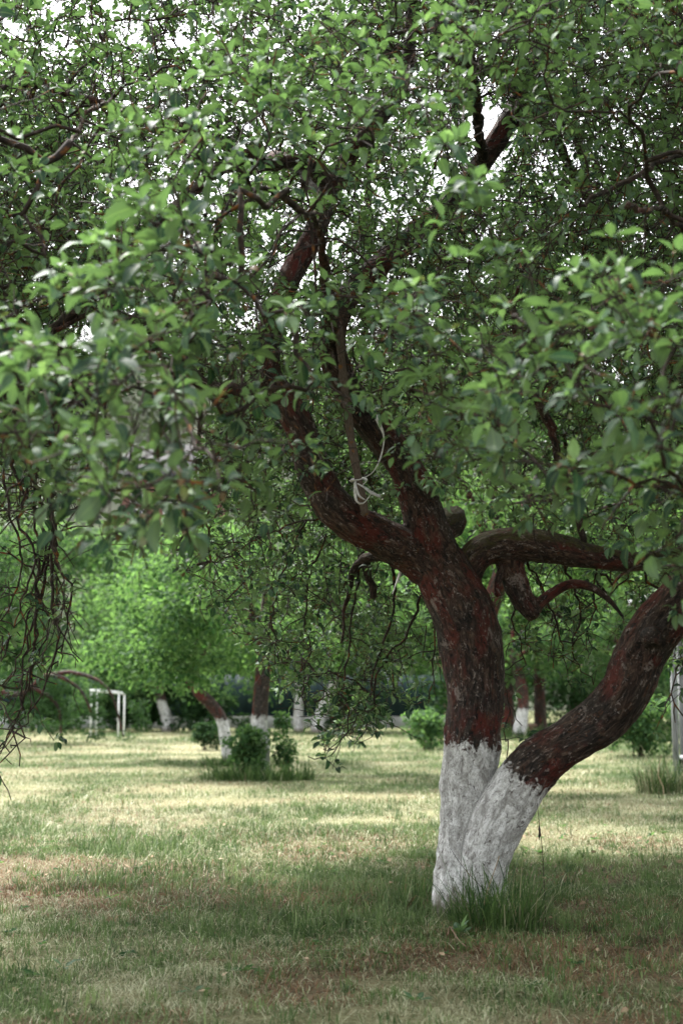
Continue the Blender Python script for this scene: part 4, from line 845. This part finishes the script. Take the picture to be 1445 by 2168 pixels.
for x in np.arange(-24, 3.4, 2.5):
    n = 26; u = np.linspace(x + .07, x + 2.43, n); yy = FY + 0.02 * np.sign(np.sin(np.arange(n) * 1.57 + .8)); V = np.concatenate([np.stack([u, yy + o_, np.full(n, z)], -1) for o_ in (0, .004) for z in (.375, 1.75)])
    i = np.arange(n - 1); Q = np.concatenate([np.stack([i, i + 1, n + i + 1, n + i], -1), np.stack([2 * n + i + 1, 2 * n + i, 3 * n + i, 3 * n + i + 1], -1), np.stack([n + i, n + i + 1, 3 * n + i + 1, 3 * n + i], -1), np.stack([i + 1, i, 2 * n + i, 2 * n + i + 1], -1)])
    mesh_obj('panel', V, None, Q, MAT['teal'], fence, None, False)
    mb = MB(); mb.beam((x, FY - .05, .3), (x, FY - .05, 1.85), .07, .07, .01); mb.build('post', MAT['teal'], fence)
pl = G(308, 1545); pole = thing('steel_pole', 'thin pale steel pole standing between the white frame and the grey trunk', 'pole', pl)
V, T, Q, bk = tube(catmull(np.array([pl, pl + [0, 0, 1.0], pl + [0, 0, 1.9]]), .2), np.full(10, .035)[:len(catmull(np.array([pl, pl + [0, 0, 1.0], pl + [0, 0, 1.9]]), .2))], 10); mesh_obj('pole', V, T, Q, MAT['post'], pole)
V, T, Q, bk = tube(np.array([pl + [0, 0, 1.9], pl + [0, 0, 1.93]]), np.array([.045, .03]), 10); mesh_obj('cap', V, T, Q, MAT['post'], pole)
# white metal frame (a goal-like stand)
fy = G(228, 1563)[1]; fl = thing('metal_frame', 'white painted metal goal frame standing in the meadow behind drooping boughs', 'frame', G(228, 1563))
def fp(px, py, dy=0): return P(px, py, fy + dy)
def zb(p): return np.array([p[0], p[1], 0.0])
tops = [fp(194, 1462), fp(252, 1466), fp(206, 1462, 1.1), fp(264, 1468, 1.1)]
for q in tops:
    V, T, Q, bk = tube(np.array([zb(q), (zb(q) + q) / 2, q]), np.full(3, .022), 10); mesh_obj('post', V, T, Q, MAT['white'], fl)
for a, b in ((0, 1), (2, 3)):
    mb = MB(); mb.beam(tops[a] + [-.04, 0, 0], tops[b] + [.04, 0, 0], .07, .05, .01, (0, 0, 1)); mb.build('crossbar', MAT['white'], fl)
for a, b in ((0, 2), (1, 3)):
    mb = MB(); mb.beam(tops[a] + [0, .04, -.02], tops[b] + [0, -.04, -.02], .045, .04, .01); mb.build('side_bar', MAT['white'], fl)
# low red bench
bp = G(1095, 1551); by = bp[1]; be = thing('garden_bench', 'low long reddish plank bench under the far trees right of the main trunk', 'bench', bp)
zt = P(1095, 1535, by)[2]; xl, xr = P(1052, 1535, by)[0], P(1134, 1535, by)[0]
mb = MB(); mb.beam((xl, by, zt), (xr, by, zt), .05, .36, .01, (0, 0, 1)); mb.build('seat', MAT['redwood'], be)
for x in (xl + .15, xr - .15):
    mb = MB(); mb.beam((x, by, -.02), (x, by, zt - .027), .12, .28, .01); mb.build('leg', MAT['redwood'], be)
# grey wooden shelter at the right edge
sp0 = G(1433, 1658); sy = sp0[1]; sh = thing('wooden_shelter', 'grey weathered wooden shelter post with a shelf at the right edge of the meadow', 'shelter', sp0)
wx = 0.68 * (P(1441, 1600, sy)[0] - P(1424, 1600, sy)[0])
for dx, dy in ((0, 0), (1.7, 0), (0, 1.3), (1.7, 1.3)):
    mb = MB(); mb.beam((sp0[0] + dx - .03 + .4 * (dy > 0), sy + dy, -.02), (sp0[0] + dx - .03 + .4 * (dy > 0), sy + dy, 2.35), wx * .52, wx * .9, .006); mb.beam((sp0[0] + dx + wx * .52 - .03 + .4 * (dy > 0), sy + dy - .004, -.02), (sp0[0] + dx + wx * .52 - .03 + .4 * (dy > 0), sy + dy - .004, 2.35), wx * .42, wx * .9, .006); mb.build('post', MAT['greywood'], sh)
zs = P(1440, 1607, sy)[2]
mb = MB(); mb.beam((sp0[0] + .12, sy + .35, zs), (sp0[0] + 1.6, sy + .35, zs), .045, .6, .006, (0, 0, 1)); mb.build('shelf', MAT['greywood'], sh)
mb = MB(); mb.beam((sp0[0] + .12, sy + .62, .02), (sp0[0] + 1.6, sy + .62, .02), .03, zs * 1.9, .004, (0, 1, 0)); mb.build('back_board', MAT['darkboard'], sh)
mb = MB(); mb.beam((sp0[0] + .8, sy + .62, 2.38), (sp0[0] + .8, sy + .68, 2.38), 2.3, .06, .006); mb.build('beam', MAT['greywood'], sh)
mb = MB(); mb.beam((sp0[0] - .3, sy + .65, 2.46), (sp0[0] + 2.1, sy + .65, 2.46), .07, 1.9, .01, (0, 0, 1)); mb.build('roof', MAT['greywood'], sh)
# houses
MAT['brickpink'] = plain('pink_brick', [(.3, (.34, .20, .155)), (.7, (.47, .30, .24))], 2.0, .9, .1)
MAT['brickred'] = plain('dull_red_brick', [(.3, (.11, .06, .05)), (.7, (.18, .10, .08))], 1.0, .9, .1)
MAT['slate'] = plain('slate_roof', [(.3, (.030, .030, .033)), (.7, (.06, .058, .06))], 2.0, .8, .2)
MAT['glass'] = plain('window_glass', [(.3, (.03, .04, .05)), (.7, (.06, .07, .08))], 1, .12, .6)
def house(label, c, wdt, dep, hgt, rf, wall, nwin):
    r = thing('brick_house', label, 'house', c); x0, x1 = c[0] - wdt / 2, c[0] + wdt / 2; y0, y1 = c[1], c[1] + dep; z0, z1 = c[2], c[2] + hgt
    V = [(x0, y0, z0), (x1, y0, z0), (x1, y1, z0), (x0, y1, z0), (x0, y0, z1), (x1, y0, z1), (x1, y1, z1), (x0, y1, z1), (x0, (y0 + y1) / 2, z1 + rf), (x1, (y0 + y1) / 2, z1 + rf)]
    mesh_obj('wall', V, [(4, 7, 8), (5, 9, 6)], [(0, 1, 5, 4), (1, 2, 6, 5), (2, 3, 7, 6), (3, 0, 4, 7)], MAT[wall], r, None, False)
    o = .35; ym = (y0 + y1) / 2; t = .14
    V = [(x0 - o, y0 - o, z1 - .12), (x1 + o, y0 - o, z1 - .12), (x1 + o, ym, z1 + rf + .06), (x0 - o, ym, z1 + rf + .06), (x1 + o, y1 + o, z1 - .12), (x0 - o, y1 + o, z1 - .12)]
    V = V + [(a, b, z + t) for a, b, z in V]
    mesh_obj('roof', V, None, [(6, 7, 8, 9), (9, 8, 10, 11), (1, 0, 3, 2), (2, 3, 5, 4), (0, 1, 7, 6), (4, 5, 11, 10), (1, 2, 8, 7), (2, 4, 10, 8), (3, 0, 6, 9), (5, 3, 9, 11)], MAT['slate'], r, None, False)
    mb = MB(); mb.box((c[0] + wdt * .2, ym - .3, z1 + rf * .5), (c[0] + wdt * .2 + .6, ym + .3, z1 + rf + 1.0)); mb.build('chimney', MAT[wall], r)
    for k in range(nwin):
        for zf in (.28, .66) if hgt > 4 else (.45,):
            cx = x0 + wdt * (k + .5) / nwin; z = z0 + hgt * zf; wn = MB(); 
            for a, b in (((cx - .55, z - .65), (cx + .55, z - .65)), ((cx - .55, z + .65), (cx + .55, z + .65))): wn.beam((a[0], y0 - .03, a[1]), (b[0], y0 - .03, b[1]), .09, .1, .01, (0, 0, 1))
            for xx in (-.55, 0, .55): wn.beam((cx + xx, y0 - .034, z - .6), (cx + xx, y0 - .034, z + .6), .08, .1, .01)
            f = wn.build('window', MAT['white'], r); f2 = MB(); f2.beam((cx - .5, y0 - .012, z), (cx + .5, y0 - .012, z), 1.2, .02, .002, (0, 0, 1)); po = f2.build('pane', MAT['glass'], None, False); po.parent = f
            po.data.transform(__import__('mathutils').Matrix.Translation(-Vector(r.location)))
    return r
house('pink brick house glimpsed through the hanging twigs left of the main trunk', np.array([1.1, 68, 0]), 8.5, 7, 5.2, 2.4, 'brickpink', 3)
house('dull red house with a dark roof on the hillside at the left', np.array([-15.5, 128, hill_z(np.array([-15.5]), np.array([131.]))[0] - .4 + 2]), 9, 7, 5.0, 3.4, 'brickred', 3)
# far wood on the hill
n = 1500; wx_ = rng.uniform(-110, 110, n); wy_ = rng.uniform(95, 330, n); keep = ~((np.abs(wx_ + 15) < 8) & (wy_ < 138)); wx_, wy_ = wx_[keep], wy_[keep]; n = len(wx_)
hh = rng.uniform(3.5, 8, n); pf = np.repeat(np.stack([wx_, wy_, hill_z(wx_, wy_)], -1), 4, 0); pf[:, 2] += (rng.uniform(.2, .95, len(pf)) * np.repeat(hh, 4)); pf[:, :2] += rng.normal(0, 1.2, (len(pf), 2))
fw = foliage(pf, 1.7, 90000, .85, 'wooded_hillside', MAT['leaf_haze'], None, 0, -5); tag(fw, None, None, None, 'stuff')
print('objects', len(bpy.data.objects), 'tris', sum(len(o.data.loops) - 2 * len(o.data.polygons) for o in bpy.data.objects if o.type == 'MESH'))
